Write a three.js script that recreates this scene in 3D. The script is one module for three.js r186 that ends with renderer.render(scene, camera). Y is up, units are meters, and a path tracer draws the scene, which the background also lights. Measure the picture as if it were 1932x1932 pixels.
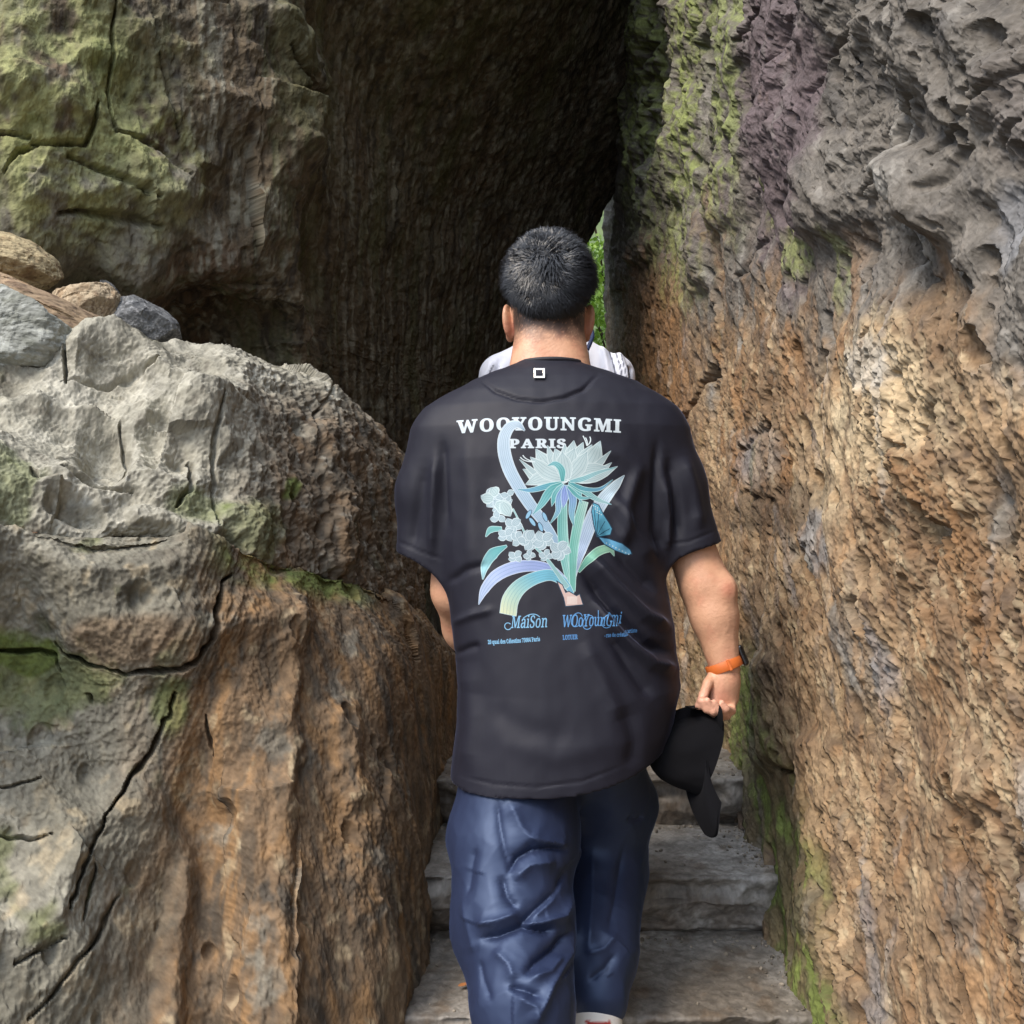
import * as THREE from 'three';
import { mergeGeometries } from 'three/addons/utils/BufferGeometryUtils.js';
import { RoundedBoxGeometry } from 'three/addons/geometries/RoundedBoxGeometry.js';

// ---------- camera, sky, sun, exposure ----------
const scene = new THREE.Scene();
const camera = new THREE.PerspectiveCamera(56.8, 1, 0.05, 400);
camera.position.set(0, 1.6, 0);
camera.lookAt(0, 1.6, -5);
const renderer = new THREE.WebGLRenderer({ antialias: true });
renderer.toneMapping = THREE.LinearToneMapping;
renderer.toneMappingExposure = 2.5;
renderer.shadowMap.enabled = true;

// bright, thinly overcast sky, a little brighter round the veiled sun
const SUN = new THREE.Vector3(-0.48, 0.80, 0.36).normalize();
{
  const W = 256, H = 128, data = new Float32Array(W * H * 4), d = new THREE.Vector3();
  for (let j = 0; j < H; j++) for (let i = 0; i < W; i++) {
    const th = ((j + 0.5) / H - 0.5) * Math.PI, ph = ((i + 0.5) / W - 0.5) * 2 * Math.PI;
    d.set(Math.cos(th) * Math.cos(ph), Math.sin(th), Math.cos(th) * Math.sin(ph));
    const up = Math.max(0, d.y), s = Math.max(0, d.dot(SUN));
    const k = 0.30 + 0.80 * up + 0.5 * Math.pow(s, 6);
    const o = (j * W + i) * 4, b = d.y < 0 ? 0.55 : 1;
    data[o] = 0.90 * k * b; data[o + 1] = 0.99 * k * b; data[o + 2] = 1.15 * k * b; data[o + 3] = 1;
  }
  const sky = new THREE.DataTexture(data, W, H, THREE.RGBAFormat, THREE.FloatType);
  sky.mapping = THREE.EquirectangularReflectionMapping; sky.magFilter = THREE.LinearFilter; sky.needsUpdate = true;
  scene.background = sky; scene.environment = sky;
}
const sun = new THREE.DirectionalLight(0xfff0dc, 1.5);
sun.position.copy(SUN).multiplyScalar(20); sun.target.position.set(0, 1.5, -2);
sun.castShadow = true; sun.shadow.radius = 40; sun.shadow.mapSize.set(2048, 2048);
Object.assign(sun.shadow.camera, { left: -6, right: 6, top: 6, bottom: -6, near: 1, far: 45 });
scene.add(sun, sun.target);

// ---------- helpers ----------
let seed = 20240611;
const rnd = () => { seed = (seed * 1664525 + 1013904223) >>> 0; return seed / 4294967296; };
const reseed = (s) => { seed = s >>> 0; };
const FOC = 966 / Math.tan(28.4 * Math.PI / 180);          // photo measured on a 1932 grid
const at = (px, py, d) => [(px - 966) / FOC * d, 1.6 - (py - 966) / FOC * d, -d];
const at3 = (px, py, d) => new THREE.Vector3(...at(px, py, d));
const clamp = (x, a = 0, b = 1) => x < a ? a : x > b ? b : x;
const lerp = (a, b, t) => a + (b - a) * t;
const sst = (a, b, x) => { const t = clamp((x - a) / (b - a)); return t * t * (3 - 2 * t); };
const lin = (v) => { v /= 255; return v <= 0.04045 ? v / 12.92 : Math.pow((v + 0.055) / 1.055, 2.4); };
const RGB = (r, g, b) => [lin(r), lin(g), lin(b)];

const PERM = new Uint8Array(1024);
{ const p = [...Array(256).keys()]; for (let i = 255; i > 0; i--) { const j = Math.floor(rnd() * (i + 1)); [p[i], p[j]] = [p[j], p[i]]; } for (let i = 0; i < 1024; i++) PERM[i] = p[i & 255]; }
const GX = new Float32Array(256), GY = new Float32Array(256), GZ = new Float32Array(256), RV = new Float32Array(256);
for (let i = 0; i < 256; i++) { const z = rnd() * 2 - 1, a = rnd() * 6.2832, r = Math.sqrt(1 - z * z); GX[i] = r * Math.cos(a); GY[i] = r * Math.sin(a); GZ[i] = z; RV[i] = rnd(); }
function noise(x, y, z) {                                   // gradient noise, about -1 .. 1
  const xf = Math.floor(x), yf = Math.floor(y), zf = Math.floor(z), X = xf & 255, Y = yf & 255, Z = zf & 255;
  x -= xf; y -= yf; z -= zf;
  const u = x * x * x * (x * (x * 6 - 15) + 10), v = y * y * y * (y * (y * 6 - 15) + 10), w = z * z * z * (z * (z * 6 - 15) + 10);
  const A = PERM[X] + Y, B = PERM[X + 1] + Y, AA = PERM[A & 255] + Z, AB = PERM[(A + 1) & 255] + Z, BA = PERM[B & 255] + Z, BB = PERM[(B + 1) & 255] + Z;
  const g = (h, a, b, c) => GX[h] * a + GY[h] * b + GZ[h] * c;
  const x0 = lerp(g(PERM[AA], x, y, z), g(PERM[BA], x - 1, y, z), u), x1 = lerp(g(PERM[AB], x, y - 1, z), g(PERM[BB], x - 1, y - 1, z), u);
  const x2 = lerp(g(PERM[AA + 1], x, y, z - 1), g(PERM[BA + 1], x - 1, y, z - 1), u), x3 = lerp(g(PERM[AB + 1], x, y - 1, z - 1), g(PERM[BB + 1], x - 1, y - 1, z - 1), u);
  return 1.5 * lerp(lerp(x0, x1, v), lerp(x2, x3, v), w);
}
function fbm(x, y, z, oct, gain = 0.5) { let s = 0, a = 1, n = 0; for (let i = 0; i < oct; i++) { s += a * noise(x, y, z); n += a; a *= gain; x = x * 2.03 + 7.1; y = y * 2.03 + 3.7; z = z * 2.03 + 1.3; } return s / n; }
function ridge(x, y, z, oct) { let s = 0, a = 1, n = 0; for (let i = 0; i < oct; i++) { s += a * (1 - 2 * Math.abs(noise(x, y, z))); n += a; a *= 0.5; x = x * 2.1 + 5.2; y = y * 2.1 + 1.9; z = z * 2.1 + 8.4; } return s / n; }
const hash3 = (i, j, k) => PERM[(PERM[(PERM[i & 255] + j) & 255] + k) & 255];
function facets(x, y, z, tilt = 0.9, round = 0.5) {         // broken faces: the highest of many tilted planes, one per cell
  const xi = Math.floor(x), yi = Math.floor(y), zi = Math.floor(z); let best = -9;
  for (let i = -1; i <= 1; i++) for (let j = -1; j <= 1; j++) for (let k = -1; k <= 1; k++) {
    const h = hash3(xi + i, yi + j, zi + k), dx = x - xi - i - RV[h], dy = y - yi - j - RV[(h + 71) & 255], dz = z - zi - k - RV[(h + 143) & 255];
    const v = RV[(h + 31) & 255] * 0.5 + tilt * (GX[h] * dx + GY[h] * dy + GZ[h] * dz) - round * (dx * dx + dy * dy + dz * dz);
    if (v > best) best = v;
  }
  return best;
}
const chip = (x, y, z) => 0.49 - facets(x, y, z, 0.85, 0.5);      // flat scoops that meet in sharp outward edges
function pits(x, y, z, keep) {                              // 0 .. 1, round hollows scattered one to a cell
  const xi = Math.floor(x), yi = Math.floor(y), zi = Math.floor(z); let best = 0;
  for (let i = -1; i <= 1; i++) for (let j = -1; j <= 1; j++) for (let k = -1; k <= 1; k++) {
    const h = hash3(xi + i, yi + j, zi + k); if (RV[(h + 9) & 255] > keep) continue;
    const dx = x - xi - i - RV[h], dy = y - yi - j - RV[(h + 71) & 255], dz = z - zi - k - RV[(h + 143) & 255];
    const r = 0.22 + 0.34 * RV[(h + 57) & 255], q = 1 - (dx * dx + dy * dy + dz * dz) / (r * r);
    if (q > best) best = q;
  }
  return best;
}
// a crooked line across a rock face, given by points; returns distance and the place along it
function lineDist(pts, x, y) {
  let best = 1e9, where = 0;
  for (let i = 0; i + 1 < pts.length; i++) {
    const ax = pts[i][0], ay = pts[i][1], bx = pts[i + 1][0] - ax, by = pts[i + 1][1] - ay;
    const t = clamp(((x - ax) * bx + (y - ay) * by) / (bx * bx + by * by)), dx = x - ax - t * bx, dy = y - ay - t * by, d = dx * dx + dy * dy;
    if (d < best) { best = d; where = (i + t) / (pts.length - 1); }
  }
  return [Math.sqrt(best), where];
}
const boxed = (list) => list.map((s) => { let a = 1e9, b = -1e9, c = 1e9, d = -1e9; for (const p of s.p) { a = Math.min(a, p[0]); b = Math.max(b, p[0]); c = Math.min(c, p[1]); d = Math.max(d, p[1]); } const m = s.w * 3.2; return { ...s, x0: a - m, x1: b + m, y0: c - m, y1: d + m }; });

function tag(o, label, category, group, kind) {
  if (label) o.userData.label = label;
  if (category) o.userData.category = category;
  if (group) o.userData.group = group;
  if (kind) o.userData.kind = kind;
  return o;
}
function put(name, geometry, material, parent = scene) {
  const m = new THREE.Mesh(geometry, material); m.name = name; m.castShadow = m.receiveShadow = true; parent.add(m); return m;
}
function thing(name, label, category, group) { const g = new THREE.Group(); g.name = name; tag(g, label, category, group); scene.add(g); return g; }

// fine mineral grain for stone, tiled in metres
const grain = (() => {
  const N = 512, a = new Uint8Array(N * N * 4), b = new Uint8Array(N * N * 4);
  const per = (x, y, f, s) => { const X = x * f, Y = y * f, xf = Math.floor(X), yf = Math.floor(Y), u = X - xf, v = Y - yf, q = (i, j) => RV[hash3(((xf + i) % f + f) % f, ((yf + j) % f + f) % f, s)], uu = u * u * (3 - 2 * u), vv = v * v * (3 - 2 * v); return lerp(lerp(q(0, 0), q(1, 0), uu), lerp(q(0, 1), q(1, 1), uu), vv); };
  for (let j = 0; j < N; j++) for (let i = 0; i < N; i++) {
    const x = i / N, y = j / N, n = 0.34 * per(x, y, 32, 1) + 0.3 * per(x, y, 64, 2) + 0.22 * per(x, y, 128, 3) + 0.14 * per(x, y, 256, 4), h = clamp(0.5 + (n - 0.5) * 1.9);
    const c = clamp(0.80 + (n - 0.5) * 0.85 + (RV[hash3(i, j, 9)] - 0.5) * 0.10), o = (j * N + i) * 4;
    a[o] = a[o + 1] = a[o + 2] = c * 255; a[o + 3] = 255; b[o] = b[o + 1] = b[o + 2] = h * 255; b[o + 3] = 255;
  }
  const mk = (d) => { const t = new THREE.DataTexture(d, N, N); t.wrapS = t.wrapT = THREE.RepeatWrapping; t.magFilter = THREE.LinearFilter; t.needsUpdate = true; return t; };
  return { map: mk(a), bump: mk(b) };
})();
const rockMat = (rough = 0.9, bump = 0.003) => new THREE.MeshStandardMaterial({ vertexColors: true, map: grain.map, bumpMap: grain.bump, bumpScale: bump, roughness: rough, side: THREE.DoubleSide });

// a sheet of rock: base(u,v) gives its large shape, disp() its relief along the face, color() its mineral colour
function rockSheet({ nu, nv, base, disp, fine, color, toward, uv = (x, y, z) => [x - z, y] }) {
  const n = nu * nv, B = new Float32Array(n * 3), P = new Float32Array(n * 3), C = new Float32Array(n * 3), UV = new Float32Array(n * 2), out = [0, 0, 0];
  for (let j = 0; j < nv; j++) for (let i = 0; i < nu; i++) { const p = base(i / (nu - 1), j / (nv - 1)), o = (j * nu + i) * 3; B[o] = p[0]; B[o + 1] = p[1]; B[o + 2] = p[2]; }
  let flip = 0;
  for (let j = 0; j < nv; j++) for (let i = 0; i < nu; i++) {
    const k = j * nu + i, o = k * 3, il = (j * nu + Math.max(0, i - 1)) * 3, ir = (j * nu + Math.min(nu - 1, i + 1)) * 3, jl = (Math.max(0, j - 1) * nu + i) * 3, jr = (Math.min(nv - 1, j + 1) * nu + i) * 3;
    const ax = B[ir] - B[il], ay = B[ir + 1] - B[il + 1], az = B[ir + 2] - B[il + 2], bx = B[jr] - B[jl], by = B[jr + 1] - B[jl + 1], bz = B[jr + 2] - B[jl + 2];
    let nx = ay * bz - az * by, ny = az * bx - ax * bz, nz = ax * by - ay * bx; const l = Math.hypot(nx, ny, nz) || 1; nx /= l; ny /= l; nz /= l;
    if (!flip) flip = nx * toward[0] + ny * toward[1] + nz * toward[2] < 0 ? -1 : 1;
    nx *= flip; ny *= flip; nz *= flip;
    const x = B[o], y = B[o + 1], z = B[o + 2], dd = Math.max(0.25, -z), ca = 966 + x / dd * FOC, cb = 966 - (y - 1.6) / dd * FOC;   // ca, cb: the face's own survey chart
    let h = disp(x, y, z, ca, cb, nx, ny, nz); const xp = x + nx * h, yp = y + ny * h, zp = z + nz * h;      // fine relief and colour sit on the broken face, not on the flat one
    if (fine) h += fine(xp, yp, zp, ca, cb, nx, ny, nz);
    P[o] = x + nx * h; P[o + 1] = y + ny * h; P[o + 2] = z + nz * h;
    color(xp, yp, zp, ca, cb, out); C[o] = out[0]; C[o + 1] = out[1]; C[o + 2] = out[2];
    const q2 = uv(xp, yp, zp); UV[k * 2] = q2[0] * 1.25; UV[k * 2 + 1] = q2[1] * 1.25;
  }
  const idx = new Uint32Array((nu - 1) * (nv - 1) * 6); let q = 0;
  for (let j = 0; j + 1 < nv; j++) for (let i = 0; i + 1 < nu; i++) {
    const a = j * nu + i, b = a + 1, c = a + nu, d = c + 1;
    if (flip > 0) { idx[q++] = a; idx[q++] = b; idx[q++] = d; idx[q++] = a; idx[q++] = d; idx[q++] = c; } else { idx[q++] = a; idx[q++] = d; idx[q++] = b; idx[q++] = a; idx[q++] = c; idx[q++] = d; }
  }
  const g = new THREE.BufferGeometry();
  g.setAttribute('position', new THREE.BufferAttribute(P, 3)); g.setAttribute('color', new THREE.BufferAttribute(C, 3)); g.setAttribute('uv', new THREE.BufferAttribute(UV, 2));
  g.setIndex(new THREE.BufferAttribute(idx, 1)); g.computeVertexNormals(); return g;
}
// smooth surface through a net of points: cols[i][j] = [x, y, z]
function net(cols) {
  const nc = cols.length, nr = cols[0].length;
  const cr = (a, b, c, d, t) => 0.5 * (2 * b + (c - a) * t + (2 * a - 5 * b + 4 * c - d) * t * t + (3 * b - a - 3 * c + d) * t * t * t);
  const along = (col, v) => { const f = clamp(v) * (nr - 1), j = Math.min(nr - 2, Math.floor(f)), t = f - j, g = (k) => col[clamp(k, 0, nr - 1)], a = g(j - 1), b = g(j), c = g(j + 1), d = g(j + 2); return [cr(a[0], b[0], c[0], d[0], t), cr(a[1], b[1], c[1], d[1], t), cr(a[2], b[2], c[2], d[2], t)]; };
  return (u, v) => { const f = clamp(u) * (nc - 1), i = Math.min(nc - 2, Math.floor(f)), t = f - i, g = (k) => along(cols[clamp(k, 0, nc - 1)], v), a = g(i - 1), b = g(i), c = g(i + 1), d = g(i + 2); return [cr(a[0], b[0], c[0], d[0], t), cr(a[1], b[1], c[1], d[1], t), cr(a[2], b[2], c[2], d[2], t)]; };
}
const mixTo = (o, c, t) => { if (t <= 0) return; if (t > 1) t = 1; o[0] += (c[0] - o[0]) * t; o[1] += (c[1] - o[1]) * t; o[2] += (c[2] - o[2]) * t; };
// a patch of mineral or moss with a frayed outline
const patch = (ca, cb, x0, y0, rx, ry, fray) => { const a = (ca - x0) / rx, b = (cb - y0) / ry; return sst(1.15, 0.65, Math.sqrt(a * a + b * b) + fray); };
// ---------- ground ----------
const stairY = [[1.116, 0.393], [1.43, 0.533], [1.736, 0.673], [2.046, 0.811], [2.354, 0.936]];   // front edge of each tread, its height
const floorAt = (d) => 0.673 + 0.44 * (clamp(d, 0.2, 2.5) - 1.736);
{
  const g = new THREE.PlaneGeometry(300, 300, 60, 60).rotateX(-Math.PI / 2);
  const p = g.attributes.position; for (let i = 0; i < p.count; i++) p.setY(i, -0.06 - 0.0005 * Math.abs(noise(p.getX(i) * 0.1, 0, p.getZ(i) * 0.1)));
  const m = new THREE.MeshStandardMaterial({ color: new THREE.Color().setRGB(0.10, 0.085, 0.06), roughness: 0.95, map: grain.map, bumpMap: grain.bump, bumpScale: 0.01 });
  g.attributes.uv.array.forEach((v, i, a) => { a[i] = v * 200; });
  tag(put('ground', g, m), 'bare trodden earth below the stone stairs', null, null, 'structure');
}

// ---------- cliff on the viewer's right ----------
const TAN = RGB(164, 138, 106), TAN2 = RGB(124, 101, 76), ORANGE = RGB(148, 108, 68), DKBROWN = RGB(74, 60, 48), CREAM = RGB(208, 188, 152), GREY = RGB(114, 108, 100), DKGREY = RGB(68, 65, 63),
  BLUEGREY = RGB(126, 128, 132), PURPLE = RGB(100, 86, 90), PALE = RGB(176, 172, 164), MOSS = RGB(108, 120, 60), MOSSY = RGB(136, 146, 84), OLIVE = RGB(92, 90, 56), BLACK = RGB(46, 42, 40);
{
  const X0 = 0.60;
  const cracks = boxed([
    { p: [[1357, 685], [1349, 705], [1330, 735], [1305, 768], [1288, 800], [1282, 830]], w: 4.5, d: 0.085 },
    { p: [[1262, 735], [1268, 770], [1280, 800]], w: 5, d: 0.04 },
    { p: [[1238, 0], [1246, 120], [1250, 230], [1262, 340]], w: 20, d: 0.10 },
    { p: [[1280, 60], [1282, 200], [1276, 330]], w: 6, d: 0.08 },
    { p: [[1349, 90], [1345, 200], [1352, 300], [1356, 430]], w: 6, d: 0.04 },
    { p: [[1318, 250], [1340, 330], [1352, 400]], w: 7, d: 0.03 },
    { p: [[1600, 45], [1562, 110], [1532, 175]], w: 6, d: 0.05 },
    { p: [[1735, 10], [1700, 60], [1655, 135]], w: 9, d: 0.05 },
    { p: [[1745, 180], [1720, 240], [1700, 300], [1692, 350]], w: 8, d: 0.05 },
    { p: [[1672, 250], [1660, 310], [1630, 370]], w: 9, d: 0.05 },
    { p: [[1790, 170], [1775, 230]], w: 13, d: 0.06 },
    { p: [[1932, 120], [1880, 165], [1820, 250], [1780, 300]], w: 8, d: 0.045 },
    { p: [[1840, 285], [1822, 340], [1800, 360]], w: 17, d: 0.07 },
    { p: [[1890, 290], [1932, 230]], w: 8, d: 0.04 },
    { p: [[1690, 420], [1710, 470], [1750, 520], [1770, 530]], w: 8, d: 0.045 },
    { p: [[1605, 440], [1640, 480], [1628, 530]], w: 7, d: 0.035 },
    { p: [[1500, 350], [1492, 400], [1510, 430]], w: 14, d: 0.055 },
    { p: [[1440, 455], [1415, 490], [1398, 520]], w: 8, d: 0.04 },
    { p: [[1445, 20], [1430, 50], [1405, 70]], w: 9, d: 0.06 },
    { p: [[1515, 30], [1505, 70], [1478, 120]], w: 9, d: 0.05 },
    { p: [[1455, 520], [1450, 620], [1470, 720]], w: 7, d: 0.02 },
    { p: [[1700, 560], [1688, 610], [1672, 640]], w: 5, d: 0.03 },
    { p: [[1560, 590], [1570, 660], [1545, 720]], w: 6, d: 0.025 },
    { p: [[1460, 800], [1436, 830], [1405, 850]], w: 6, d: 0.03 },
    { p: [[1745, 835], [1760, 850]], w: 12, d: 0.045 },
    { p: [[1880, 910], [1905, 960], [1900, 1010]], w: 14, d: 0.05 },
    { p: [[1932, 990], [1915, 1060], [1932, 1140]], w: 6, d: 0.03 },
    { p: [[1728, 1095], [1740, 1130]], w: 11, d: 0.06 },
    { p: [[1420, 930], [1465, 950], [1475, 985]], w: 8, d: 0.025 },
    { p: [[1402, 890], [1400, 935]], w: 5, d: 0.03 },
    { p: [[1790, 1290], [1822, 1330], [1832, 1370], [1822, 1395]], w: 8, d: 0.04 },
    { p: [[1470, 1340], [1490, 1400], [1500, 1440]], w: 8, d: 0.03 },
    { p: [[1485, 1452], [1525, 1452]], w: 7, d: 0.07 },
    { p: [[1790, 1505], [1820, 1530], [1830, 1545]], w: 14, d: 0.045 },
    { p: [[1620, 1830], [1660, 1900], [1700, 1932]], w: 10, d: 0.03 },
    { p: [[1590, 1755], [1602, 1775]], w: 9, d: 0.04 },
    { p: [[1545, 1590], [1560, 1630]], w: 5, d: 0.03 },
    { p: [[1660, 1350], [1700, 1480], [1760, 1620]], w: 6, d: 0.02 },
    { p: [[1560, 1300], [1600, 1420], [1640, 1600], [1700, 1760]], w: 6, d: 0.018 },
    { p: [[1760, 1640], [1830, 1760], [1932, 1900]], w: 7, d: 0.02 },
    { p: [[1840, 1400], [1880, 1500], [1932, 1590]], w: 7, d: 0.02 },
  ]);
  const humps = boxed([
    { p: [[1500, 250], [1530, 380]], w: 55, d: 0.035 }, { p: [[1600, 300], [1570, 420]], w: 45, d: 0.03 }, { p: [[1745, 320], [1775, 400]], w: 45, d: 0.05 },
    { p: [[1770, 330], [1830, 470]], w: 60, d: 0.03 }, { p: [[1650, 60], [1610, 200]], w: 50, d: 0.03 }, { p: [[1880, 60], [1850, 180]], w: 50, d: 0.03 },
    { p: [[1480, 180], [1465, 330]], w: 45, d: 0.02 }, { p: [[1310, 20], [1305, 300], [1330, 520]], w: 26, d: 0.045 }, { p: [[1205, 0], [1215, 480]], w: 18, d: 0.05 }, { p: [[1380, 60], [1385, 400]], w: 28, d: 0.03 },
    { p: [[1700, 660], [1760, 900]], w: 90, d: 0.025 }, { p: [[1850, 620], [1932, 800]], w: 70, d: 0.02 }, { p: [[1600, 1000], [1640, 1150]], w: 60, d: 0.015 },
    { p: [[1455, 1260], [1470, 1420]], w: 30, d: 0.03 }, { p: [[1545, 1420], [1560, 1700], [1620, 1932]], w: 30, d: 0.025 }, { p: [[1830, 1450], [1860, 1480]], w: 50, d: 0.03 },
  ]);
  const iso = (p) => p;
  const nu = 900, nv = 700;
  const base = (u, v) => {
    let d;
    if (u < 0.17) d = lerp(-1.6, 0.86, 1 - Math.pow(1 - u / 0.17, 1.8)); else { const px = lerp(1132, 2165, 1 - (u - 0.17) / 0.83); d = X0 * FOC / (px - 966); }
    const dv = Math.max(0.55, Math.abs(d)), lo = Math.max(1.6 - 0.60 * dv, floorAt(d) - 0.12), hi = 1.6 + 0.60 * dv;
    let y;
    if (v < 0.05) y = lerp(-0.2, lo, v / 0.05); else if (v > 0.93) y = lerp(hi, 6.4, (v - 0.93) / 0.07); else y = lerp(lo, hi, (v - 0.05) / 0.88);
    const lean = 0.028 * (y - 1.3) - 0.05 * sst(1.0, 0.3, y) + 0.10 * sst(0.4, -1.2, d);
    const x = X0 + lean + 0.035 * fbm(1.7, y * 0.6, d * 0.8, 2);
    return [x, y, -d];
  };
  const disp = (x, y, z, ca, cb) => {
    const d = -z, far = clamp(2.2 / Math.max(0.5, d), 0.3, 1), up = sst(700, 380, cb);
    const b1 = y * 0.8 - z * 0.6, b2 = y * 0.6 + z * 0.8;                      // bedding: dips towards the viewer
    let h = 0.030 * fbm(1.3, y * 2.1, z * 3.0, 3) + 0.018 * ridge(4.1, b1 * 3.2, b2 * 9, 2);
    h += up * (0.11 * chip(3.3, y * 3.0 + b2, z * 3.4) + 0.04 * chip(8.1, y * 8, z * 8 + y * 2) + 0.012 * fbm(7.1, y * 16, z * 16, 2));
    const pk = sst(0.55, 0.95, 0.6 + fbm(6.6, y * 1.7, z * 2.3, 2));
    const p1 = pits(5.5, b1 * 13, b2 * 24, 0.20 + 0.30 * pk); if (p1 > 0) h -= 0.040 * Math.sqrt(p1) * far;
    const p2 = pits(2.5, b1 * 34, b2 * 62, 0.22 + 0.34 * pk); if (p2 > 0) h -= 0.012 * Math.sqrt(p2) * far;
    if (d > 0.7) {
      const wx = ca + 14 * noise(3, y * 9, z * 9) + 5 * noise(5, y * 30, z * 30), wy = cb + 14 * noise(8, y * 9, z * 9) + 5 * noise(6, y * 30, z * 30);
      for (const s of humps) if (wx > s.x0 && wx < s.x1 && wy > s.y0 && wy < s.y1) { const [q] = lineDist(s.p, wx, wy); h += s.d * sst(1.6, 0.2, q / s.w); }
      for (const s of cracks) if (wx > s.x0 && wx < s.x1 && wy > s.y0 && wy < s.y1) { const [q, t] = lineDist(s.p, wx, wy); h -= 0.6 * s.d * clamp(0.34 * d, 0.4, 1) * sst(1.15, 0.2, q / (s.w * (0.55 + 0.6 * Math.sin(Math.PI * clamp(t, 0.08, 0.92))))); }
    }
    return h;
  };
  const fine = (x, y, z, ca, cb) => {
    const far = clamp(2.2 / Math.max(0.5, -z), 0.35, 1), up = sst(700, 380, cb), b1 = y * 0.8 - z * 0.6, b2 = y * 0.6 + z * 0.8;
    const m = 0.40 + 0.75 * sst(-0.3, 0.35, fbm(x * 3, y * 2.4, z * 3.2, 2)), A = (1 - up), iso = up * (0.030 * chip(x * 17, y * 17, z * 17) + 0.014 * fbm(x * 30, y * 30, z * 30, 3)); return m * A * 0.012 * (facets(x * 20, b1 * 10, b2 * 22, 0.9, 0.4) - 0.6) + m * iso + m * far * (A * (0.012 * fbm(x * 34, b1 * 24, b2 * 42, 3) + 0.006 * ridge(x * 70, b1 * 44, b2 * 90, 2)) + 0.0045 * noise(x * 140, y * 130, z * 150) + 0.003 * noise(x * 260, y * 260, z * 260));
  };
  const color = (x, y, z, ca, cb, o) => {
    const b1 = y * 0.8 - z * 0.6, b2 = y * 0.6 + z * 0.8, low = sst(330, 860, cb);
    const n1 = fbm(2.2, y * 1.8, z * 2.6, 3), n2 = fbm(x * 12, b1 * 6, b2 * 16, 3), n3 = fbm(x * 44, b1 * 24, b2 * 60, 3), st = fbm(x * 20, y * 3.5, z * 34, 3), sp = noise(x * 120, y * 120, z * 120);
    const f = 0.35 * n1 + 0.3 * n2 + 0.25 * n3;
    o[0] = GREY[0]; o[1] = GREY[1]; o[2] = GREY[2];
    mixTo(o, DKGREY, sst(0.0, 0.5, n2 + 0.5 * n3) * 0.75); mixTo(o, PALE, sst(0.15, 0.6, -n2 + 0.4 * n3) * 0.4);
    mixTo(o, PURPLE, patch(ca, cb, 1480, 230, 85, 340, f) * 0.85); mixTo(o, PURPLE, sst(0.1, 0.4, n1) * (1 - low) * 0.5);
    // tan weathered skin of the lower wall
    const t = sst(-0.25, 0.3, low - 0.5 + 0.9 * n1 + 0.45 * n2 + 0.3 * st);
    const tan = [...TAN]; mixTo(tan, TAN2, sst(-0.2, 0.3, n2 + 0.3 * n3 + 0.5 * n1)); mixTo(tan, DKBROWN, sst(0.05, 0.45, fbm(x * 5, b1 * 3, b2 * 8, 3) + 0.35 * n3) * 0.6); mixTo(tan, ORANGE, sst(0.1, 0.5, fbm(8.8, b1 * 2.2, b2 * 5, 2) + 0.3 * n3) * 0.6); mixTo(tan, CREAM, sst(0.12, 0.5, -n3 - 0.4 * n2) * 0.6);
    mixTo(o, tan, t);
    mixTo(o, CREAM, patch(ca, cb, 1725, 760, 130, 170, f * 1.3) * 0.65); mixTo(o, CREAM, patch(ca, cb, 1560, 900, 60, 170, f * 1.5) * 0.4); mixTo(o, PALE, patch(ca, cb, 1690, 690, 60, 60, f * 1.5) * 0.6);
    mixTo(o, BLUEGREY, patch(ca, cb, 1440, 860, 55, 75, f * 1.6) * 0.4); mixTo(o, BLUEGREY, patch(ca, cb, 1560, 1030, 30, 60, f * 1.6) * 0.8); mixTo(o, DKGREY, patch(ca, cb, 1900, 960, 34, 90, f * 1.6) * 0.7); mixTo(o, GREY, patch(ca, cb, 1830, 1700, 40, 110, f * 1.6) * 0.8);
    mixTo(o, PURPLE, patch(ca, cb, 1430, 1560, 34, 230, f * 1.3) * 0.7); mixTo(o, BLUEGREY, patch(ca, cb, 1905, 420, 36, 90, f * 1.4) * 0.7); mixTo(o, PALE, patch(ca, cb, 1740, 360, 26, 40, f * 1.3) * 0.8);
    mixTo(o, ORANGE, patch(ca, cb, 1240, 700, 75, 230, f * 1.2) * 0.75); mixTo(o, ORANGE, sst(0.0, 0.4, st + 0.4 * n2) * low * 0.4); mixTo(o, TAN2, sst(0.05, 0.4, fbm(x * 8, y * 0.9, z * 13 + 3, 3)) * low * 0.7); mixTo(o, PALE, sst(0.2, 0.5, fbm(x * 8, y * 1.1, z * 16 + 9, 3)) * 0.4);
    mixTo(o, DKBROWN, sst(0.18, 0.5, n3 + 0.35 * n2) * low * 0.62); mixTo(o, DKBROWN, patch(ca, cb, 1470, 960, 75, 60, f * 1.5) * 0.6); mixTo(o, BLACK, sst(0.42, 0.75, n3 + 0.2 * sp) * 0.5);
    mixTo(o, BLUEGREY, sst(0.28, 0.5, fbm(1.4, b1 * 2.4, b2 * 6.5, 3)) * 0.55 * low);
    // moss and lichen
    const hang = sst(520, 330, cb + 90 * st);
    let ms = hang * Math.max(sst(1176, 1190, ca) * sst(1262, 1236, ca), sst(1284, 1296, ca) * sst(1346, 1326, ca), 0.85 * sst(1346, 1358, ca) * sst(1412, 1392, ca));
    ms = Math.max(ms, 0.7 * patch(ca, cb, 1290, 470, 70, 130, f)); ms = Math.max(ms, 0.75 * patch(ca, cb, 1505, 470, 26, 60, f), 0.7 * patch(ca, cb, 1450, 380, 16, 70, f), 0.55 * patch(ca, cb, 1585, 500, 12, 90, f));
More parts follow.
